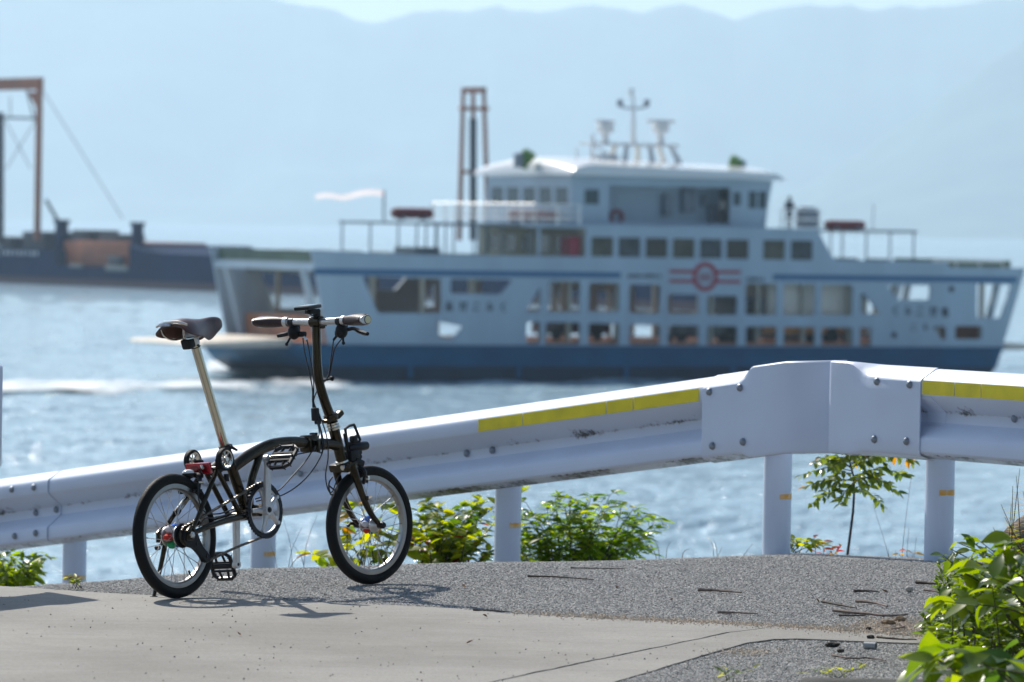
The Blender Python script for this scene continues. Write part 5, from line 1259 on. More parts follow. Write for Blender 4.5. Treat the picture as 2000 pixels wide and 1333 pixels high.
def car(u, y, col, label, L=4.2):
    e = empty('parked_car', FB + FU * u - FN * y + V((0, 0, Z_DECK + 0.05)), YAW, label, 'car', 'vehicles on the ferry car deck')
    m_ = mat('car_paint_' + label.split()[0], col, 0.25, coat=0.5)
    pr = [(-L / 2, 0.35), (L / 2, 0.35), (L / 2, 0.85), (L / 2 - 0.5, 0.98), (L / 2 - 1.1, 1.48), (-L / 2 + 0.7, 1.5), (-L / 2 + 0.1, 1.0)]
    mb = MB(); mb.prism(pr, [], side, -0.8, 0.8); b_ = mb.build('body', m_, e, smooth=False)
    mb = MB(); mb.prism([(-L / 2 + 0.35, 1.0), (L / 2 - 0.75, 1.0), (L / 2 - 1.15, 1.4), (-L / 2 + 0.75, 1.42)], [], side, -0.815, 0.815); mb.build('side_window', M_GLASS, b_, smooth=False)
    for x in (-L / 2 + 0.75, L / 2 - 0.8):
        for yy in (-0.72, 0.72):
            mb = MB(); mb.lathe([(0.0001, -0.1), (0.3, -0.1), (0.3, 0.1), (0.0001, 0.1)], (x, yy, 0.3), (0, 1, 0), 18); mb.build('wheel', M_TYRE, e)
car(1.2, 2.4, (0.03, 0.03, 0.04), 'dark car parked on the ferry deck beside the lorry'); car(-3.2, 8.4, (0.10, 0.02, 0.03), 'maroon car parked alone towards the open end of the ferry deck')

def person(loc, cloth, label, rz=0.0):
    e = empty('person', loc, rz, label, 'person')
    me = bpy.data.meshes.new('body'); 
    J = [(0, 0, 0.95), (0, 0, 1.2), (0, 0, 1.42), (0, 0, 1.52), (0, 0, 1.60), (0, -0.02, 1.72), (0.2, 0, 1.42), (0.28, -0.05, 1.15), (0.22, -0.25, 1.0), (-0.2, 0, 1.42), (-0.28, -0.05, 1.15), (-0.22, -0.25, 1.0), (0.1, 0, 0.9), (0.11, -0.02, 0.5), (0.11, 0.03, 0.06), (0.11, -0.12, 0.03), (-0.1, 0, 0.9), (-0.11, -0.02, 0.5), (-0.11, 0.03, 0.06), (-0.11, -0.12, 0.03)]
    E = [(0, 1), (1, 2), (2, 3), (3, 4), (4, 5), (2, 6), (6, 7), (7, 8), (2, 9), (9, 10), (10, 11), (0, 12), (12, 13), (13, 14), (14, 15), (0, 16), (16, 17), (17, 18), (18, 19)]
    Rr = [.15, .16, .16, .06, .09, .09, .08, .055, .04, .08, .055, .04, .1, .07, .05, .045, .1, .07, .05, .045]
    me.from_pydata(J, E, []); me.materials.append(cloth)
    o = bpy.data.objects.new('body', me); COL.objects.link(o); o.parent = e
    sk = o.modifiers.new('skin', 'SKIN'); o.modifiers.new('sub', 'SUBSURF').levels = 1
    for i, sv in enumerate(me.skin_vertices[0].data): sv.radius = (Rr[i], Rr[i]); sv.use_root = (i == 0)
    mb = MB(); mb.ball((0, -0.01, 1.70), 0.115, 12, (0.9, 1.0, 1.05)); mb.build('hair', M_BLACKP, e)
    return e
u = fy(1541, 440, 2.0)[0]
person(FB + FU * u - FN * 2.0 + V((0, 0, ZF)), mat('dark_clothes', (0.05, 0.05, 0.07), 0.8), 'person in dark clothes standing on the upper deck of the ferry', YAW)
# ================================================================== WORK BARGE FAR BEHIND
BD = V((77, -113, 0)).normalized(); BP = at(0, 553, 644); BP.z = SEA_Z
BNv = V((-BD.y, BD.x, 0)); BNv = BNv if BNv.y < 0 else -BNv          # outward normal towards the camera
def bgp(px, py, off=0.0):
    d = ray(px, py); t = ((BP - BNv * off - CAM).dot(BNv)) / d.dot(BNv); P = CAM + d * t
    return ((P - BP).dot(BD), P.z - SEA_Z)
M_BHULL = mat('barge_navy_paint', (0.001, 0.018, 0.065), 0.7, var=0.15, vs=0.2, spec=0.05)
M_BRED = mat('barge_antifouling', (0.05, 0.015, 0.03), 0.6)
M_BORG = mat('barge_rust_orange', (0.36, 0.10, 0.035), 0.6, var=0.2, vs=0.3)
M_BSTL = mat('barge_dark_steel', (0.015, 0.02, 0.035), 0.5)
barge = empty('work_barge', BP, math.atan2(BD.y, BD.x), 'long navy work barge with orange gantry and spud columns moored beyond the ferry', 'barge')
YB = 17.0
top_px = [(-260, 478), (0, 486), (108, 488), (110, 519), (252, 521), (254, 478), (262, 484), (285, 491), (320, 495), (385, 498), (700, 509), (1200, 527), (1390, 535)]
prof = [bgp(*p) for p in top_px]
u0, u1 = prof[0][0], prof[-1][0]
upper_prof = [(u0 + 3, 0.9), (u1 - 1.5, 0.9)] + prof[::-1]
mb = MB(); mb.prism(upper_prof, [], side, 0, YB); bh = mb.build('hull', M_BHULL, barge, smooth=False)
mb = MB(); mb.prism([(u0 + 6, -1), (u1 - 4, -1), (u1 - 1.5, 0.898), (u0 + 3, 0.898)], [], side, 0.03, YB - 0.03); mb.build('lower_hull', M_BRED, bh, smooth=False)
# orange hold wall and boxes amidships
def bbox(px0, px1, py0, py1, off, depth, name, m, par=barge):
    (a, z1), (b, z0) = bgp(px0, py0, off), bgp(px1, py1, off); z0, z1 = min(z0, z1), max(z0, z1)
    mb = MB(); mb.cbox(((a + b) / 2, off + depth / 2, (z0 + z1) / 2), (b - a, depth, z1 - z0), 0.08); return mb.build(name, m, par)
bbox(122, 250, 470, 530, 1.5, 11, 'hold_wall', M_BORG); bbox(141, 178, 449, 474, 4, 4, 'deck_house', M_BSTL); bbox(193, 228, 457, 477, 4, 4, 'deck_house', M_BSTL)
bbox(44, 88, 452, 490, 4, 6, 'winch_house', M_BSTL); bbox(0, 25, 462, 490, 4, 4, 'deck_house', M_BSTL)
bbox(210, 236, 500, 522, 0.9, 0.5, 'hatch_frame', M_BSTL)
for a, b, c, d in ((135, 160, 516, 523), (205, 248, 519, 530)): bbox(a, b, c, d, -0.12, 0.2, 'fender_pad', mat('fender_grey', (0.22, 0.23, 0.22), 0.8))
for px, w, y0, y1 in ((112, 16, 429, 495), (260, 13, 434, 490)):
    (a, z1), (b, z0) = bgp(px - w / 2, y0, 1), bgp(px + w / 2, y1, 1); mb = MB(); mb.cbox(((a + b) / 2, 1.6, (z0 + z1) / 2), ((b - a) * 0.72, 1.0, abs(z1 - z0)), 0.06); mb.cbox(((a + b) / 2, 1.6, z1 - 0.2), ((b - a) * 1.15, 1.1, 0.4), 0.06); mb.build('mooring_post', M_BHULL, barge)
for i in range(9): 
    (a, z) = bgp(4 + i * 8.5, 488 + i * 0.2); mb = MB(); mb.box((a, -0.06, z - 0.35), (0.5 if i % 3 else 0.3, 0.06, 0.55)); mb.build('name_letter', mat('name_white', (0.6, 0.62, 0.62), 0.6) if i == 0 else bpy.data.materials['name_white'], barge, smooth=False)
# left gantry: legs, cross beam with knees, spud column, rungs
def gpt(px, py, off): u, z = bgp(px, py, off); return V((u, off, z))
mb = MB()
OFFG = 3.0
lt, lb = gpt(75, 165, OFFG), gpt(75, 470, OFFG)
mb.box(((lt + lb) / 2), (0.95, 0.45, abs(lt.z - lb.z))); gl = mb.build('gantry_leg', M_BORG, barge, smooth=False)
lt2 = gpt(-95, 160, OFFG); lb2 = gpt(-95, 465, OFFG); mb = MB(); mb.box(((lt2 + lb2) / 2), (0.95, 0.45, abs(lt2.z - lb2.z))); mb.build('gantry_leg', M_BORG, barge, smooth=False)
a, b = gpt(-100, 162, OFFG), gpt(81, 170, OFFG); mb = MB(); mb.box((a + b) / 2 + V((0, 0, 0)), (b.x - a.x, 0.6, 1.5)); mb.prism([(b.x - 3.4, b.z - 0.6), (b.x - 0.6, b.z - 0.6), (b.x - 0.6, b.z - 2.6), (b.x - 1.1, b.z - 2.4)], [], side, OFFG - 0.2, OFFG + 0.2); mb.build('gantry_beam', M_BORG, barge, smooth=False)
sp0, sp1 = gpt(1, 220, OFFG), gpt(1, 480, OFFG); mb = MB(); mb.tube([sp0, sp1], 0.45, 14); mb.build('spud_column', M_BSTL, barge)
mb = MB(); q0, q1 = gpt(10, 230, OFFG), gpt(70, 232, OFFG); mb.tube([q0, q1], 0.16, 6); mb.build('gantry_tie', M_BSTL, barge)
mb = MB(); q0, q1 = gpt(58, 195, OFFG), gpt(72, 215, OFFG); mb.tube([gpt(52, 175, OFFG), gpt(66, 230, OFFG)], 0.12, 6); mb.build('gantry_tie', M_BSTL, barge)
for a_, b_, r_ in (((84, 178), (240, 428), 0.055), ((10, 235), (60, 330), 0.06), ((70, 235), (12, 330), 0.06), ((20, 190), (20, 232), 0.07), ((90, 392), (112, 430), 0.22)):
    mb = MB(); mb.tube([gpt(*a_, OFFG), gpt(*b_, OFFG)], r_, 5); mb.build('stay_wire', M_BSTL, barge)
# second spud tower, seen end on beyond the wheelhouse
OT = 7.0
for dx0, dx1, yo in ((-28, -20, 0), (29, 20, 0)):
    mb = MB(); mb.tube([gpt(925 + dx0, 470, OT), gpt(925 + dx1, 180, OT)], [0.30, 0.24], 6); mb.build('tower_leg', M_BORG, barge)
mb = MB(); a, b = gpt(905, 176, OT), gpt(946, 177, OT); mb.box((a + b) / 2, (b.x - a.x, 0.6, 0.6)); mb.build('tower_head', M_BORG, barge, smooth=False)
mb = MB(); mb.tube([gpt(924, 232, OT), gpt(924, 470, OT)], 0.42, 12); mb.build('spud_column', M_BSTL, barge)
mb = MB(); mb.tube([gpt(924, 178, OT), gpt(924, 234, OT)], 0.25, 8); mb.build('spud_lifter', M_BORG, barge)
for yy in (212, 336):
    mb = MB(); mb.tube([gpt(898, yy, OT), gpt(953, yy + 1, OT)], 0.22, 6); mb.build('tower_tie', M_BORG, barge)
# ================================================================== WHITE WATER ROUND THE FERRY
def foam_mat():
    m = bpy.data.materials.new('foam'); m.use_nodes = True; t = m.node_tree; b = t.nodes['Principled BSDF']; out = t.nodes['Material Output']; L = t.links.new
    b.inputs['Base Color'].default_value = (0.82, 0.85, 0.86, 1); b.inputs['Roughness'].default_value = 0.7
    geo = t.nodes.new('ShaderNodeNewGeometry'); mp = t.nodes.new('ShaderNodeMapping'); mp.inputs['Scale'].default_value = (0.35, 0.10, 1); L(geo.outputs['Position'], mp.inputs[0])
    n = t.nodes.new('ShaderNodeTexNoise'); n.inputs['Scale'].default_value = 1.0; n.inputs['Detail'].default_value = 7; n.inputs['Roughness'].default_value = 0.65; L(mp.outputs[0], n.inputs['Vector'])
    at_ = t.nodes.new('ShaderNodeAttribute'); at_.attribute_name = 'amount'
    s = t.nodes.new('ShaderNodeMath'); s.operation = 'ADD'; L(n.outputs['Fac'], s.inputs[0]); L(at_.outputs['Fac'], s.inputs[1])
    r = t.nodes.new('ShaderNodeValToRGB'); r.color_ramp.elements[0].position = 0.70; r.color_ramp.elements[1].position = 0.98; L(s.outputs[0], r.inputs[0])
    tr = t.nodes.new('ShaderNodeBsdfTransparent'); mx = t.nodes.new('ShaderNodeMixShader'); L(r.outputs[0], mx.inputs[0]); L(tr.outputs[0], mx.inputs[1]); L(b.outputs[0], mx.inputs[2]); L(mx.outputs[0], out.inputs[0])
    return m
M_FOAM = foam_mat()
def foam(name, pxa, pxb, edge, amount, hmax, label, nu=120, nv=10):
    """strip of broken water; edge(f) -> (far row, near row) in picture rows"""
    rows = []; vals = []
    for i in range(nu + 1):
        f = i / nu; px = pxa + (pxb - pxa) * f; y0, y1 = edge(f); row = []
        for j in range(nv + 1):
            g = j / nv; p = on_plane(px, y0 + (y1 - y0) * g, SEA_Z); w = math.sin(g * math.pi) * (0.3 + 0.7 * math.sin(min(1, f * 8, (1 - f) * 8) * math.pi / 2))
            p.z = SEA_Z + 0.10 + hmax * w * (0.5 + 0.5 * mnoise.noise(V((p.x * 0.35, p.y * 0.1, 1.7)))) 
            row.append(p); vals.append(amount(f, g) * w)
        rows.append(row)
    mb = MB(); mb.grid(rows); o = mb.build(name, M_FOAM, recalc=False); a = o.data.attributes.new('amount', 'FLOAT', 'POINT'); a.data.foreach_set('value', vals)
    return tag(o, label, None, None, 'stuff')
foam('wake_foam', -160, 740, lambda f: (742 - 12 * f + 8 * f * f, 786 - 8 * f), lambda f, g: 0.42 - 0.12 * f, 0.30, 'white wake streaming away from the ferry')
foam('bow_foam', 395, 592, lambda f: (703 + 34 * f * f, 742 + 6 * f), lambda f, g: 0.48, 0.75, 'white wash curling at the ferry end', 60, 10)
foam('hull_foam', 600, 1500, lambda f: (752 + 2 * f, 772 + 4 * f), lambda f, g: 0.20 - 0.1 * f, 0.15, 'thin foam line along the ferry hull', 120, 6)
# ================================================================== PLANTS
M_LF_A = leaf_mat('leaf_glossy_green', (0.055, 0.115, 0.010), (0.13, 0.19, 0.016), 0.6, 0.26, 7)
M_LF_B = leaf_mat('leaf_yellow_green', (0.070, 0.115, 0.010), (0.17, 0.19, 0.018), 0.62, 0.42, 7)
M_LF_C = leaf_mat('leaf_bush_green', (0.032, 0.075, 0.012), (0.085, 0.13, 0.018), 0.42, 0.30, 6)
M_LF_A2 = leaf_mat('leaf_bush_lime', (0.055, 0.10, 0.012), (0.12, 0.165, 0.016), 0.52, 0.3, 6)
M_LF_D = leaf_mat('leaf_sapling', (0.030, 0.060, 0.015), (0.10, 0.13, 0.022), 0.45, 0.28, 8)
M_LF_R = leaf_mat('leaf_reddish', (0.16, 0.035, 0.015), (0.22, 0.08, 0.02), 0.5, 0.4, 8)
M_LF_Y = leaf_mat('leaf_dry_yellow', (0.22, 0.12, 0.02), (0.26, 0.18, 0.03), 0.5, 0.5, 8)
M_STEM = mat('green_brown_stem', (0.075, 0.065, 0.03), 0.7, var=0.3, vs=40)
M_BARK = mat('sapling_bark', (0.060, 0.045, 0.045), 0.8, var=0.3, vs=60)
M_DRY = mat('dry_stalk', (0.20, 0.16, 0.10), 0.8, var=0.2, vs=60)
def leaf_geo(L, W, curl=0.25, fold=0.25, n=5):
    """pointed leaf along +x, folded on its midrib and drooping at the tip"""
    vs = []; fs = []
    for i in range(n + 1):
        t = i / n; w = W * math.sin(math.pi * (t ** 0.75)) * 0.5 if 0 < i < n else 0.0
        z = -curl * L * t * t
        vs += [V((L * t, -w, z + fold * w)), V((L * t, 0, z)), V((L * t, w, z + fold * w))]
    for i in range(n):
        a = i * 3; fs += [(a, a + 1, a + 4, a + 3), (a + 1, a + 2, a + 5, a + 4)]
    return vs, fs
def frame(p, d, up=V((0, 0, 1)), roll=0.0, sc=1.0):
    x = V(d).normalized(); y = up.cross(x)
    y = y.normalized() if y.length > 1e-4 else x.orthogonal().normalized()
    z = x.cross(y); m = Matrix((x, y, z)).transposed() @ Matrix.Rotation(roll, 3, 'X') @ Matrix.Scale(sc, 3)
    m = m.to_4x4(); m.translation = p; return m
class Plant:
    def __init__(self, name, label, cat, base, group=None, seed=1):
        self.e = empty(name, base, 0, label, cat, group); self.base = V(base); self.r = random.Random(seed)
        self.leaves = []; self.stems = MB()
    def stem(self, tip, r0=0.006, arch=0.25, start=None, n=7):
        a = V(start) if start is not None else self.base + V((self.r.uniform(-.1, .1), self.r.uniform(-.06, .06), 0))
        tip = V(tip); mid = a.lerp(tip, 0.5) + V((0, 0, arch * (tip - a).length * 0.5)) 
        pts = catmull([a, mid, tip], n); N = len(pts)
        self.stems.tube([p - self.base for p in pts], [r0 * (1 - 0.75 * i / (N - 1)) for i in range(N)], 5); return pts
    def leaf(self, p, d, sc=1.0, roll=0.0, m=0, g=0): self.leaves.append((V(p) - self.base, V(d), sc, roll, m, g))
    def finish(self, geos, mats, n_obj, stem_mat, near_key=None, part='foliage'):
        tag(self.stems.build('stems', stem_mat, self.e), kind='stuff')
        if near_key: self.leaves.sort(key=near_key)
        src = {}
        for (p, d, sc, roll, m, g) in self.leaves[:n_obj]:
            k = (m, g)
            if k not in src:
                mb = MB(); mb._add(*geos[g]); src[k] = mb.build('leaf', mats[m], self.e, ang=60, recalc=False); o = src[k]
            else:
                o = bpy.data.objects.new('leaf', src[k].data); COL.objects.link(o); o.parent = self.e
            o.matrix_basis = frame(p, d, roll=roll, sc=sc)
        by = {}
        for (p, d, sc, roll, m, g) in self.leaves[n_obj:]:
            mb = by.setdefault(m, MB()); M4 = frame(p, d, roll=roll, sc=sc); vs, fs = geos[g]; mb._add([M4 @ v for v in vs], fs)
        for m, mb in by.items(): tag(mb.build(part, mats[m], self.e, ang=60, recalc=False), kind='stuff')
        return self.e
def dirs(r, up=0.3): 
    a = r.uniform(0, 2 * math.pi); return V((math.cos(a), math.sin(a), up + r.uniform(-.5, .5))).normalized()
def gz(x, y): return ground_z(x, y)

# --- glossy narrow-leaved bush right of the middle post
def bush_a():
    Y = 22.75; b = at(1125, 1120, Y); b.z = gz(b.x, b.y)
    P = Plant('leafy_shrub', 'bright green shrub with narrow glossy leaves right of the post under the yellow tape', 'shrub', b, 'shrubs on the sea bank', 11); r = P.r
    tips = [(1010, 1000), (1030, 985), (1065, 985), (1090, 968), (1110, 972), (1140, 985), (1160, 972), (1190, 968), (1215, 985), (1235, 1000), (1262, 1010), (1290, 1018), (1265, 1045), (1040, 1020), (1080, 1010), (1130, 1005), (1180, 1005), (1225, 1030), (1100, 1030), (1150, 1030), (1200, 1035), (1050, 1050), (1020, 1040), (1250, 1065), (1105, 990), (1170, 990), (1010, 1070), (1035, 1075), (1075, 1060), (1125, 1060), (1170, 1060), (1215, 1070), (1240, 1050), (1000, 1050), (1145, 1075), (1090, 1078), (1190, 1080)]
    for k, (px, py) in enumerate(tips):
        tp = at(px + r.uniform(-6, 6), py + r.uniform(-4, 4), Y + r.uniform(-0.22, 0.3)); pts = P.stem(tp, 0.005, 0.3)
        # compound leaves: leaflets in pairs along the upper stem and on side rachises
        for i in range(7, len(pts)):
            q = pts[i]; t = (pts[i] - pts[i - 1]).normalized()
            for s in (-1, 1):
                rd = (t * 0.5 + dirs(r, 0.15) * 0.9).normalized(); L = r.uniform(0.04, 0.085)
                ra = [q + rd * (L * j / 3) - V((0, 0, 0.012 * j * j * 0.5)) for j in range(4)]
                P.stems.tube([p - P.base for p in ra], 0.0012, 4)
                for j in (1, 2, 3):
                    for s2 in ((-1, 1) if j < 3 else (0,)):
                        sd = rd.cross(V((0, 0, 1))).normalized() * s2
                        P.leaf(ra[j], rd * (0.7 if s2 else 1) + sd * 0.8 + V((0, 0, r.uniform(-.45, .05))), r.uniform(0.75, 1.25), r.uniform(-.6, .6), 0 if r.random() < .8 else 1)
    P.finish([leaf_geo(0.056, 0.018, 0.28)], [M_LF_A, M_LF_B], 240, M_STEM, lambda q: q[0].y)
bush_a()
# --- broad-leaved yellow-green bush behind the front wheel
def bush_b():
    Y = 22.4; b = at(850, 1125, Y); b.z = gz(b.x, b.y)
    P = Plant('leafy_shrub', 'yellow green broad leaved shrub between the front wheel and the middle post', 'shrub', b, 'shrubs on the sea bank', 5); r = P.r
    tips = [(835, 978), (850, 990), (868, 1000), (815, 1000), (905, 990), (930, 975), (940, 985), (918, 1005), (890, 1015), (860, 1020), (830, 1020), (945, 1010), (880, 1035), (850, 1045), (915, 1035), (820, 1050), (940, 1045), (890, 1060), (860, 1070), (925, 1065), (830, 1075), (800, 1030), (790, 1060), (950, 1075), (905, 1080), (870, 1085), (1012, 962), (1006, 985)]
    for px, py in tips:
        tp = at(px + r.uniform(-5, 5), py + r.uniform(-3, 3), Y + r.uniform(-0.2, 0.3)); pts = P.stem(tp, 0.0045, 0.22)
        for i in range(5, len(pts)):
            t = (pts[i] - pts[i - 1]).normalized()
            for s in range(3):
                P.leaf(pts[i], dirs(r, 0.1) + t * 0.25, r.uniform(0.7, 1.25), r.uniform(-.7, .7), 0 if r.random() < .68 else (1 if r.random() < .9 else 2))
        for s in range(4): P.leaf(pts[-1], dirs(r, 0.9), r.uniform(0.7, 1.0), 0, 0)
    P.finish([leaf_geo(0.060, 0.031, 0.22)], [M_LF_B, M_LF_C, M_LF_R], 220, M_STEM, lambda q: q[0].y)
bush_b()
# --- big sunlit leaves seen through the front wheel
def bush_w():
    Y = 21.9; b = at(705, 1130, Y); b.z = gz(b.x, b.y)
    P = Plant('creeping_vine', 'large sunlit lime leaves of a creeper seen through the front wheel', 'vine', b, None, 15); r = P.r
    for px, py in ((655, 1010), (680, 1000), (705, 985), (735, 990), (760, 985), (775, 1005), (700, 1030), (725, 1040), (750, 1045), (780, 1040), (690, 1065), (660, 1055), (640, 1080), (625, 1088), (720, 1075), (755, 1078), (790, 1075), (610, 1082), (735, 1015), (668, 1035), (770, 1060)):
        tp = at(px, py, Y + r.uniform(-.12, .2)); pts = P.stem(tp, 0.004, 0.2)
        for i in (8, 11, 14):
            if i < len(pts): P.leaf(pts[i], dirs(r, -0.15), r.uniform(0.7, 1.1), r.uniform(-.5, .5), 0 if r.random() < .75 else 1)
        for s in range(3): P.leaf(pts[-1], V((r.uniform(-1, 1), r.uniform(-.6, .3), r.uniform(-.5, .4))), r.uniform(0.8, 1.25), r.uniform(-.6, .6), 0 if r.random() < .8 else (2 if r.random() < .4 else 1))
    P.finish([leaf_geo(0.075, 0.052, 0.2, 0.12)], [M_LF_B, M_LF_A, M_LF_Y], 150, M_STEM)
bush_w()
# --- bush under the low end of the rail
def bush_l():
    Y = 23.2; b = at(20, 1160, Y); b.z = gz(b.x, b.y)
    P = Plant('leafy_shrub', 'dark green shrub under the low end of the long guardrail', 'shrub', b, 'shrubs on the sea bank', 8); r = P.r
    for px, py in ((-60, 1050), (-30, 1065), (0, 1080), (20, 1078), (45, 1078), (70, 1080), (85, 1085), (92, 1092), (60, 1095), (30, 1095), (5, 1098), (75, 1105), (45, 1112), (15, 1115), (-20, 1100), (-50, 1110), (60, 1122), (30, 1128), (5, 1130)):
        tp = at(px, py, Y + r.uniform(-.3, .2)); pts = P.stem(tp, 0.005, 0.3)
        for i in range(5, len(pts)):
            for s in range(3): P.leaf(pts[i], dirs(r, -0.1), r.uniform(0.8, 1.3), r.uniform(-.7, .7), 0 if r.random() < .75 else 1)
    P.finish([leaf_geo(0.062, 0.022, 0.25)], [M_LF_C, M_LF_A], 120, M_STEM)
bush_l()
# --- sapling with feathered leaves under the rail corner
def sapling():
    Y = 21.7; b = at(1652, 1110, Y); b.z = gz(b.x, b.y)
    P = Plant('sapling_tree', 'slender sapling with feathery leaf sprays under the corner of the guardrails', 'tree', b, None, 21); r = P.r
    trunk = [b] + [at(px, py, Y) for px, py in ((1655, 1085), (1661, 1040), (1666, 1000), (1668, 965), (1668, 935), (1660, 905), (1655, 880), (1652, 850))]
    P.stems.tube([p - b for p in trunk], [0.0065, 0.0062, 0.0058, 0.0054, 0.005, 0.0045, 0.004, 0.003, 0.002], 7)
    sprays = [((1668, 960), (1585, 985)), ((1668, 955), (1725, 988)), ((1668, 940), (1575, 950)), ((1668, 935), (1752, 962)), ((1668, 930), (1770, 930)), ((1665, 920), (1568, 928)), ((1663, 915), (1600, 895)), ((1663, 912), (1730, 905)), ((1660, 905), (1785, 900)), ((1660, 900), (1590, 905)), ((1658, 895), (1690, 880)), ((1658, 890), (1640, 880)), ((1657, 885), (1750, 885)), ((1668, 945), (1640, 985)), ((1668, 940), (1700, 950)), ((1655, 870), (1600, 865)), ((1655, 870), (1715, 862)), ((1653, 860), (1660, 835)), ((1666, 925), (1620, 935)), ((1666, 930), (1715, 930)), ((1664, 915), (1625, 910)), ((1664, 918), (1690, 905)), ((1662, 905), (1635, 895)), ((1662, 908), (1715, 890)), ((1667, 935), (1605, 965)), ((1667, 938), (1735, 945)), ((1660, 898), (1665, 885)), ((1668, 930), (1680, 960)), ((1668, 940), (1655, 968))]
    for (a, c) in sprays:
        A = at(*a, Y); Cc = at(c[0], c[1], Y + r.uniform(-.22, .22)); L = (Cc - A).length
        pts = catmull([A, A.lerp(Cc, 0.5) + V((0, 0, 0.10 * L)), Cc], 5); P.stems.tube([p - b for p in pts], [0.0022 - 0.0014 * i / (len(pts) - 1) for i in range(len(pts))], 5)
        n = max(5, int(L / 0.017))
        for i in range(1, n + 1):
            f = i / n; k = f * (len(pts) - 1); j = min(int(k), len(pts) - 2); q = pts[j].lerp(pts[j + 1], k - j); t = (pts[j + 1] - pts[j]).normalized()
            for s in (-1, 1):
                if f < 0.2: continue
                sd = t.cross(V((0, 0, 1))).normalized() * s
                mm_ = 0 if r.random() < .97 else 1
                P.leaf(q, t * 0.45 + sd * r.uniform(.4, .9) + V((r.uniform(-.3, .3), r.uniform(-.3, .3), r.uniform(-.8, .35))), r.uniform(.7, 1.3), r.uniform(-.9, .9), mm_ if py_ok(c) or r.random() < .6 else 1)
    P.finish([leaf_geo(0.042, 0.021, 0.2)], [M_LF_D, M_LF_Y], 290, M_BARK)
def py_ok(c): return not (c[0] == 1785)
sapling()
# --- low plants at the pavement edge: green and reddish seedlings
def seedling(px, py0, px1, py1, Y, m, label, seed, n=5, L=(0.05, 0.024), name='seedling'):
    b = at(px, py0, Y); b.z = gz(b.x, b.y); P = Plant(name, label, 'plant', b, None, seed); r = P.r
    for i in range(n):
        f = i / max(1, n - 1); tp = at(px + (px1 - px) * (f * 2 - 1) * 1.0, py1 + r.uniform(0, (py0 - py1) * 0.5), Y + r.uniform(-.08, .08)); pts = P.stem(tp, 0.0022, 0.15)
        for q in (6, 9, 12, 14):
            for s in range(2):
                if q < len(pts): P.leaf(pts[q], dirs(r, 0.1), r.uniform(.7, 1.2), r.uniform(-.6, .6), 0 if r.random() < .8 else 1)
    P.finish([leaf_geo(L[0], L[1], 0.2)], m, 90, M_STEM)
seedling(1565, 1096, 1610, 1046, 21.0, [M_LF_B, M_LF_C], 'low yellow green seedling at the pavement edge right of a post', 31, 9)
seedling(1615, 1100, 1640, 1048, 21.1, [M_LF_R, M_LF_Y], 'small reddish leaved seedling at the pavement edge beside the sapling', 32, 4, (0.04, 0.018))
seedling(1770, 1100, 1784, 1075, 20.9, [M_LF_Y, M_LF_R], 'small dry brown seedling against the post by the bush', 33, 3, (0.04, 0.02))
# --- thin dry grass stalks behind the edge
def stalks(name, label, items, Y, seed):
    b = at(items[0][0], 1100, Y); b.z = gz(b.x, b.y); e = empty(name, b, 0, label, 'grass'); r = random.Random(seed)
    for (x0, x1, y1) in items:
        a = at(x0, 1100, Y + r.uniform(-.1, .1)); a.z = gz(a.x, a.y); t = at(x1, y1, Y + r.uniform(-.1, .1))
        pts = catmull([a, a.lerp(t, .55) + V(((x0 - x1) * 0.0006, 0, 0.02)), t], 6); mb = MB(); mb.tube([p - b for p in pts], [0.0021 - 0.0013 * i / (len(pts) - 1) for i in range(len(pts))], 4); mb.build('stalk', M_DRY, e)
stalks('grass_stalks', 'thin dry grass stalks at the edge right of the glossy shrub', [(1290, 1272, 1050), (1300, 1310, 1058), (1330, 1348, 1072), (1395, 1380, 1048), (1402, 1392, 1052), (1398, 1410, 1068), (1440, 1470, 1062), (1285, 1262, 1068)], 21.6, 3)
stalks('grass_stalks', 'tall thin grass stalks beside the sapling', [(1758, 1780, 930), (1755, 1705, 985), (1768, 1775, 1030), (1772, 1790, 1050), (1745, 1735, 1072), (1740, 1750, 1075)], 21.2, 4)
stalks('grass_stalks', 'wispy bent grass blades between the bicycle wheels', [(560, 590, 1030), (575, 552, 1010), (590, 620, 1005), (600, 570, 1060), (545, 530, 1068), (555, 600, 1075)], 21.5, 5)

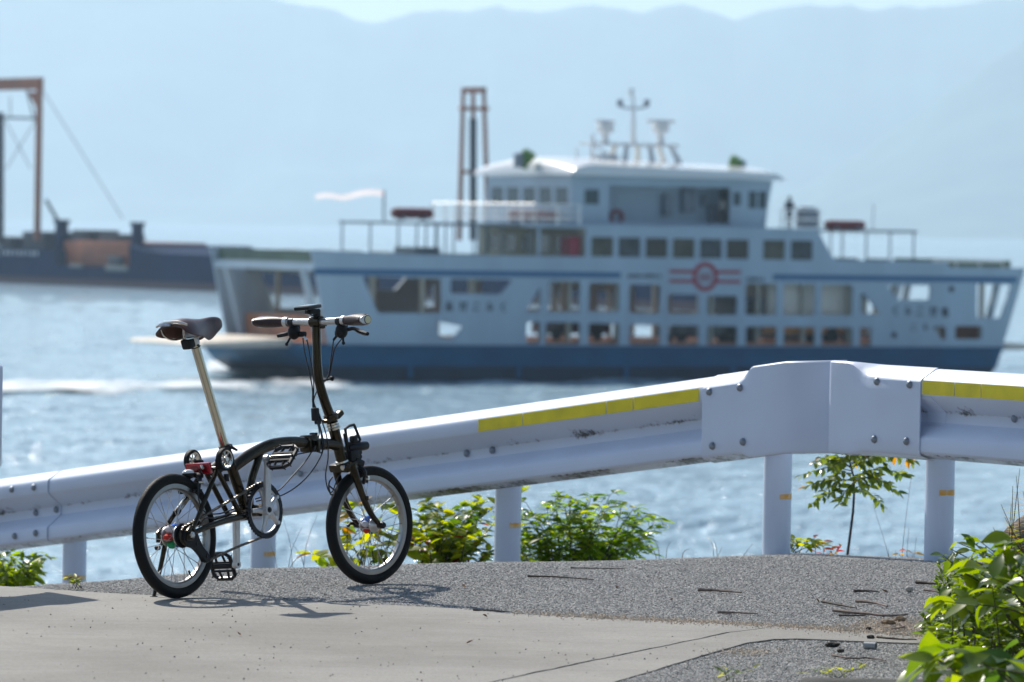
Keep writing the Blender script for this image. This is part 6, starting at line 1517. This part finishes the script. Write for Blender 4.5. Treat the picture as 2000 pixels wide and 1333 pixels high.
# --- leafy bush on the right, close to the camera
def bush_r():
    b = V((1.75, 14.6, 0.0)); P = Plant('leafy_bush', 'dense leafy bush with broad leaves spilling over the pavement edge', 'bush', b, None, 41); r = P.r
    def broad(px, py, Y, n, sc, m, spread=0.06):
        tp = at(px, py, Y); st_ = V((tp.x + 0.25 + r.uniform(-.1, .25), tp.y + r.uniform(-.15, .25), 0.0)); pts = P.stem(tp, 0.005, 0.25, st_)
        for i in range(n):
            q = pts[max(6, len(pts) - 1 - (i % 6))]
            P.leaf(q, V((r.uniform(-1, .8), r.uniform(-.9, .4), r.uniform(-.55, .35))), sc * r.uniform(.75, 1.2), r.uniform(-.7, .7), m if r.random() < .8 else r.choice([0, 1]), 0)
    # large blurred leaves low right, nearest
    for px, py in ((1790, 1275), (1830, 1290), (1870, 1270), (1900, 1300), (1935, 1280), (1960, 1310), (1985, 1290), (1850, 1320), (1900, 1330), (1950, 1335), (1800, 1300), (1830, 1262), (1985, 1325), (1925, 1320), (1880, 1295), (2020, 1300), (1990, 1255)):
        broad(px, py, 13.2 + r.uniform(-.4, .5), 6, 1.25, 1 if r.random() < .5 else 0)
    # middle tier, mixed
    for px, py in ((1860, 1150), (1885, 1120), (1905, 1095), (1930, 1075), (1950, 1060), (1975, 1050), (1995, 1060), (1880, 1180), (1910, 1150), (1940, 1130), (1970, 1110), (1990, 1130), (1845, 1175), (1865, 1120), (1915, 1190), (1955, 1180), (1985, 1190), (1990, 1090), (2020, 1080), (1940, 1098)):
        broad(px, py, 14.6 + r.uniform(-.5, .6), 7, 1.0, 1 if r.random() < .6 else 0)
    for px, py in ((1842, 1085), (1856, 1072), (1870, 1060), (1890, 1048), (1838, 1120), (1850, 1145), (1832, 1165), (1822, 1190), (1815, 1215), (1812, 1240), (1835, 1230), (1858, 1195), (1870, 1090), (1895, 1075), (1915, 1058), (1800, 1262), (1780, 1285)):
        broad(px, py, 15.6 + r.uniform(-.4, .4), 7, 0.58, 1 if r.random() < .35 else 0)
    # fine leaved mass
    for k in range(125):
        px = r.uniform(1815, 2060); py = r.uniform(1085, 1330); 
        if px < 1815 + (1333 - py) * 0.35 - 30: px += 90
        tp = at(px, py, 15.2 + r.uniform(-.7, .9)); tp.z = max(tp.z, 0.03); st_ = V((tp.x + r.uniform(-.05, .2), tp.y + r.uniform(-.2, .2), 0.0)); pts = P.stem(tp, 0.003, 0.2, st_, 6)
        for i in range(4, len(pts)):
            for s in range(3): P.leaf(pts[i], dirs(r, 0.3), r.uniform(.7, 1.2), r.uniform(-.7, .7), 0 if r.random() < .7 else 1, 1)
    for k in range(150):                            # the bush goes on to the right of the frame
        px = r.uniform(2040, 2620); py = r.uniform(1080, 1330); tp = at(px, py, 15.0 + r.uniform(-1.0, 1.2)); tp.z = max(tp.z, 0.04); pts = P.stem(tp, 0.003, 0.2, V((tp.x + r.uniform(-.1, .1), tp.y + r.uniform(-.2, .2), 0.0)), 6)
        for i in range(3, len(pts)):
            for s in range(3): P.leaf(pts[i], dirs(r, 0.3), r.uniform(.9, 1.6), r.uniform(-.7, .7), 0 if r.random() < .7 else 1, 1)
    for k in range(26): broad(r.uniform(2040, 2560), r.uniform(1060, 1310), 14.2 + r.uniform(-.8, .9), 6, 1.05, 1 if r.random() < .5 else 0)
    # feathery bright shoots on the pavement side
    for px, py in ((1835, 1105), (1850, 1095), (1862, 1108), (1815, 1195), (1828, 1185), (1840, 1200), (1805, 1208), (1850, 1210), (1822, 1225), (1845, 1238), (1830, 1140), (1848, 1128)):
        tp = at(px, py, 16.0 + r.uniform(-.2, .2)); st_ = V((tp.x + 0.05, tp.y, 0)); pts = P.stem(tp, 0.0025, 0.1, st_, 8)
        for i in range(5, len(pts)):
            for s in range(4): P.leaf(pts[i], dirs(r, 0.8), r.uniform(.8, 1.2), r.uniform(-.5, .5), 0, 2)
    P.finish([leaf_geo(0.085, 0.045, 0.25, 0.18), leaf_geo(0.034, 0.018, 0.2), leaf_geo(0.034, 0.009, 0.1)], [M_LF_C, M_LF_A2], 270, M_STEM, lambda q: q[5] * 10 + q[0].y)
bush_r()
def fern():
    b = V((1.72, 17.3, 0.0)); P = Plant('fern_plant', 'yellowing fern fronds beside the mossy boulder', 'fern', b, None, 51); r = P.r
    for px, py in ((1985, 930), (1992, 915), (1975, 985), (1962, 1010), (1955, 985), (1998, 960), (1940, 1030), (2010, 940), (1978, 950)):
        tp = at(px, py, 17.2 + r.uniform(-.15, .15)); pts = P.stem(tp, 0.003, 0.15, V((b.x + r.uniform(-.05, .1), b.y, 0)), 9)
        for i in range(8, len(pts)):
            t = (pts[i] - pts[i - 1]).normalized()
            for s in (-1, 1): P.leaf(pts[i], t * 0.5 + V((s * 0.8, r.uniform(-.3, .3), -0.1)), 1.1 * (1.15 - i / len(pts)), 0, 0 if r.random() < .6 else 1)
    P.finish([leaf_geo(0.045, 0.011, 0.15)], [M_LF_B, M_LF_Y], 140, M_STEM)
fern()
# mossy boulder behind the bush
def lump(name, c, s, m, label, cat, seed, group=None, sub=3, parent=None, rough=0.25):
    bm = bmesh.new(); bmesh.ops.create_icosphere(bm, subdivisions=sub, radius=1.0)
    for v in bm.verts:
        n = mnoise.fractal(v.co * 1.4 + V((seed, seed * 2.1, 0)), 1.0, 2.0, 4); v.co *= 1 + rough * n; v.co = V((v.co.x * s[0], v.co.y * s[1], v.co.z * s[2]))
    me = bpy.data.meshes.new(name); bm.to_mesh(me); bm.free(); me.materials.append(m); me.polygons.foreach_set('use_smooth', [sub > 2] * len(me.polygons))
    o = bpy.data.objects.new(name, me); COL.objects.link(o); o.location = c; return tag(o, label, cat, group)
M_ROCK = mat('mossy_rock', (0.035, 0.032, 0.028), 0.95, col2=(0.14, 0.125, 0.11), vs=14, bump=0.8, bs=40)
c = at(1985, 1060, 17.6); lump('boulder', (c.x + 0.10, 17.6, 0.10), (0.17, 0.18, 0.24), M_ROCK, 'dark mossy boulder behind the leafy bush', 'rock', 3.3, None, 4)

# ================================================================== LITTER ON THE PAVEMENT
M_TWIG = mat('grey_twig', (0.16, 0.12, 0.10), 0.85, var=0.35, vs=50); M_TWIGD = mat('dark_twig', (0.055, 0.04, 0.03), 0.85, var=0.35, vs=50)
def twig(pxs, r, m, label, seed):
    rr = random.Random(seed); pts = []
    for px, py in pxs:
        p = on_plane(px, py); p.z = gz(p.x, p.y) + r * 0.9 + 0.004; pts.append(p)
    pts = catmull(pts, 5); b = pts[0].copy()
    pts = [p - b + V((rr.uniform(-1, 1), rr.uniform(-1, 1), rr.uniform(0, .6))) * 0.002 for p in pts]
    mb = MB(); mb.tube(pts, [r * (1 - 0.55 * i / (len(pts) - 1)) * rr.uniform(.85, 1.15) for i in range(len(pts))], 6); o = mb.build('twig', m); o.location = b; return tag(o, label, 'twig', 'fallen twigs on the pavement')
T = [([(1030, 1130), (1090, 1132), (1160, 1137)], .004, 1, 'long thin dark twig lying alone on the open asphalt'),
     ([(1115, 1113), (1165, 1114), (1222, 1115)], .0025, 1, 'hair thin dark twig near the asphalt crest below the glossy shrub'),
     ([(1362, 1158), (1400, 1159), (1448, 1163)], .006, 0, 'stout grey twig lying alone on mid asphalt'),
     ([(1402, 1201), (1440, 1202), (1480, 1204)], .0045, 0, 'straight grey twig next to the sandy edge of the slab'),
     ([(1668, 1160), (1690, 1160), (1715, 1161)], .005, 1, 'short dark twig ahead of the twig pile'),
     ([(1606, 1181), (1640, 1187), (1672, 1193)], .005, 1, 'dark twig at the left tip of the twig pile'),
     ([(1672, 1180), (1705, 1183), (1733, 1190)], .006, 0, 'thick pale twig on top of the twig pile'),
     ([(1628, 1198), (1690, 1204), (1735, 1208), (1772, 1206)], .006, 0, 'long pale branch along the bottom of the twig pile'),
     ([(1640, 1206), (1662, 1207), (1690, 1207)], .004, 1, 'thin dark twig under the long pale branch'),
     ([(1790, 1144), (1815, 1146), (1850, 1149)], .007, 1, 'dark stick poking out of the bush low on the asphalt'),
     ([(1806, 1158), (1828, 1161), (1852, 1167)], .005, 0, 'pinkish grey stick next to the pale stone by the bush'),
     ([(1714, 1249), (1745, 1252), (1790, 1254)], .004, 1, 'crooked dark twig on the narrow concrete strip'),
     ([(1626, 1285), (1660, 1291), (1700, 1291), (1732, 1296)], .004, 0, 'curved reddish twig on the near asphalt patch'),
     ([(1758, 1222), (1765, 1229), (1742, 1233)], .0045, 0, 'small bleached hooked twig in the sand drift'),
     ([(925, 1196), (960, 1197), (992, 1199)], .003, 1, 'thin twig on the slab edge beyond the saddle shadow')]
for i, (p, r_, k, lb) in enumerate(T): twig(p, r_, (M_TWIG, M_TWIGD)[k], lb, i)
M_STONE = mat('pale_stone', (0.42, 0.40, 0.36), 0.9, var=0.2, vs=60); M_CLOD = mat('dark_clod', (0.03, 0.026, 0.022), 0.95, var=0.4, vs=60, bump=0.5, bs=120); M_CLOD2 = mat('tan_clod', (0.22, 0.16, 0.10), 0.95, var=0.3, vs=60)
def onp(px, py, dz=0.0): p = on_plane(px, py); p.z = gz(p.x, p.y) + dz; return p
lump('stone', onp(1776, 1158, .012), (0.014, 0.013, 0.011), M_STONE, 'rounded pale stone beside the bush', 'stone', 2.0)
lump('dirt_clod', onp(1626, 1264, .008), (0.022, 0.016, 0.009), M_CLOD, 'flat dark dirt clod on the near asphalt patch', 'clod', 4.1)
lump('dirt_clod', onp(1642, 1280, .014), (0.012, 0.010, 0.006), M_CLOD, 'upright dark dirt clod at the twig end on the near asphalt', 'clod', 5.2)
lump('dirt_clod', onp(1700, 1250, .01), (0.012, 0.011, 0.007), M_CLOD, 'small round dark clod on the narrow concrete strip', 'clod', 6.4)
lump('dirt_clod', onp(1697, 1232, .008), (0.010, 0.010, 0.006), M_CLOD, 'small dark clod at the edge of the sand drift', 'clod', 7.4)
lump('dirt_clod', onp(1735, 1222, .012), (0.022, 0.018, 0.010), M_CLOD2, 'tan earth clod in the sand drift under the twig pile', 'clod', 8.4)
lump('dirt_clod', onp(1758, 1216, .012), (0.020, 0.016, 0.010), M_CLOD2, 'tan earth clod beside the hooked twig', 'clod', 9.4)
# short piece of grey pipe
e = empty('pipe_piece', onp(1688, 1268, 0.012), 0, 'short grey broken pipe piece lying on the near asphalt', 'pipe')
mb = MB(); mb.lathe([(0.0115, 0), (0.0115, 0.038), (0.0085, 0.038), (0.0085, 0)], (0, 0, 0), (0.9, -0.42, 0), 18, True); mb.build('shell', mat('grey_pipe', (0.34, 0.35, 0.36), 0.45), e)
mb = MB(); mb.lathe([(0.0001, 0), (0.0084, 0), (0.0084, 0.032), (0.0001, 0.032)], (0, 0, 0), (0.9, -0.42, 0), 14); mb.build('core', M_CLOD, e)
# concrete kerb block at the near edge
ka, kb = on_plane(1562, 1345), on_plane(1900, 1352); kz = 0.03
M_KERB = mat('dark_weathered_concrete', (0.028, 0.027, 0.025), 0.95, col2=(0.085, 0.08, 0.073), vs=9, bump=0.6, bs=60)
mid = (ka + kb) / 2; d = (kb - ka); mb = MB(); mb.cbox((0, 0, kz / 2 - 0.02), (d.length, 0.16, kz + 0.04), 0.012)
o = mb.build('kerb_block', M_KERB); o.location = (mid.x, mid.y - 0.05, 0); o.rotation_euler = (0, 0, math.atan2(d.y, d.x)); tag(o, 'dark weathered kerb block at the foot of the leafy bush', 'kerb')
# weeds on the pavement
def weed(px, py, n, label, seed, m=(M_LF_C, M_LF_B), L=(0.035, 0.011)):
    b = onp(px, py, 0.004); P = Plant('weed_tuft', label, 'weed', b, None, seed); r = P.r
    for i in range(n):
        tp = b + V((r.uniform(-.08, .08), r.uniform(-.05, .05), r.uniform(.015, .04))); pts = P.stem(tp, 0.0012, 0.2, b + V((r.uniform(-.02, .02), 0, 0)), 4)
        for q in (4, 6, 8): P.leaf(pts[q], dirs(r, 0.4), r.uniform(.6, 1.1), r.uniform(-.5, .5), 0 if r.random() < .6 else 1)
    P.finish([leaf_geo(L[0], L[1], 0.2)], list(m), 80, M_STEM)
weed(152, 1152, 8, 'flattened green weed growing in the slab edge beside the slip road', 61); weed(1640, 1332, 9, 'grass tuft growing in front of the dark kerb block', 62, (M_LF_B, M_LF_C), (0.05, 0.007)); weed(1425, 1333, 5, 'tiny weed tuft on the near asphalt left of the kerb block', 63)
# fallen leaves, crumbs, grit and sand
M_GRIT = mat('grit', (0.13, 0.12, 0.11), 0.9, col2=(0.30, 0.27, 0.23), vs=40); M_SAND = mat('sand_grain', (0.56, 0.43, 0.31), 0.95, col2=(0.62, 0.52, 0.40), vs=60); M_DLEAF = mat('dead_leaf', (0.22, 0.12, 0.06), 0.9, var=0.4, vs=40)
def grains(name, label, pts, size, m, seed):
    r = random.Random(seed); mb = MB()
    for p in pts:
        s = size * r.uniform(.5, 1.6); q = V((p.x, p.y, gz(p.x, p.y) + 0.004 + s * 0.3)); a = r.uniform(0, 6.28)
        vs = [q + V((math.cos(a + k * 2.1) * s * r.uniform(.7, 1.2), math.sin(a + k * 2.1) * s * r.uniform(.7, 1.2), r.uniform(-.5, .1) * s)) for k in range(3)] + [q + V((r.uniform(-.4, .4) * s, r.uniform(-.4, .4) * s, s * r.uniform(.4, .9)))]
        mb._add(vs, [(0, 2, 1), (0, 1, 3), (1, 2, 3), (2, 0, 3)])
    return tag(mb.build(name, m, smooth=False), label, None, None, 'stuff')
r = random.Random(99)
grains('grit', 'scattered grit and crumbs on the pavement', [on_plane(r.uniform(-100, 2050), 1135 + 215 * r.random() ** 1.2) for _ in range(600)], 0.003, M_GRIT, 1)
def sand_pt():
    t = r.random() ** 0.7; px = 1000 + 830 * t; py = 1201 + (px - 1000) * 0.052 + r.gauss(-2, 3 + 6 * max(0, (px - 1550) / 300)); return on_plane(px, py)
grains('sand', 'tan sand drifted along the slab edge', [sand_pt() for _ in range(4200)] + [on_plane(r.gauss(1740, 45), r.gauss(1222, 7)) for _ in range(1500)] + [on_plane(r.gauss(1455, 40), r.gauss(1276, 4)) for _ in range(260)], 0.0032, M_SAND, 2)
dl = [((908, 1152), 'curled brown leaf to the right of the front wheel shadow'), ((690, 1129), 'pale dead leaf on the asphalt left of the front tyre'), ((1310, 1178), 'reddish dead leaf on open asphalt below the stout grey twig'), ((1600, 1182), 'brown leaf at the left tip of the twig pile'), ((460, 1134), 'bleached leaf on the asphalt below the lower pedal'), ((470, 1246), 'lone dark leaf scrap on the wide slab below the rear wheel'), ((910, 1262), 'lone brown leaf scrap near the middle of the wide slab'), ((952, 1210), 'crisp brown leaf on the slab edge beyond the saddle shadow'), ((1735, 1163), 'brown leaf between the short dark twig and the pale stone'), ((1205, 1154), 'thin brown leaf below the long thin dark twig')]
for i, ((px, py), lb) in enumerate(dl):
    mb = MB(); vs, fs = leaf_geo(0.022 * r.uniform(.6, 1.3), 0.012, -0.4, 0.8, 4); mb._add(vs, fs); o = mb.build('dead_leaf', M_DLEAF, recalc=False); p = onp(px, py, 0.008); o.matrix_world = frame(p, V((r.uniform(-1, 1), r.uniform(-1, 1), 0.1)), roll=r.uniform(-.4, .4))
    tag(o, lb, 'leaf', 'dead leaves on the pavement')
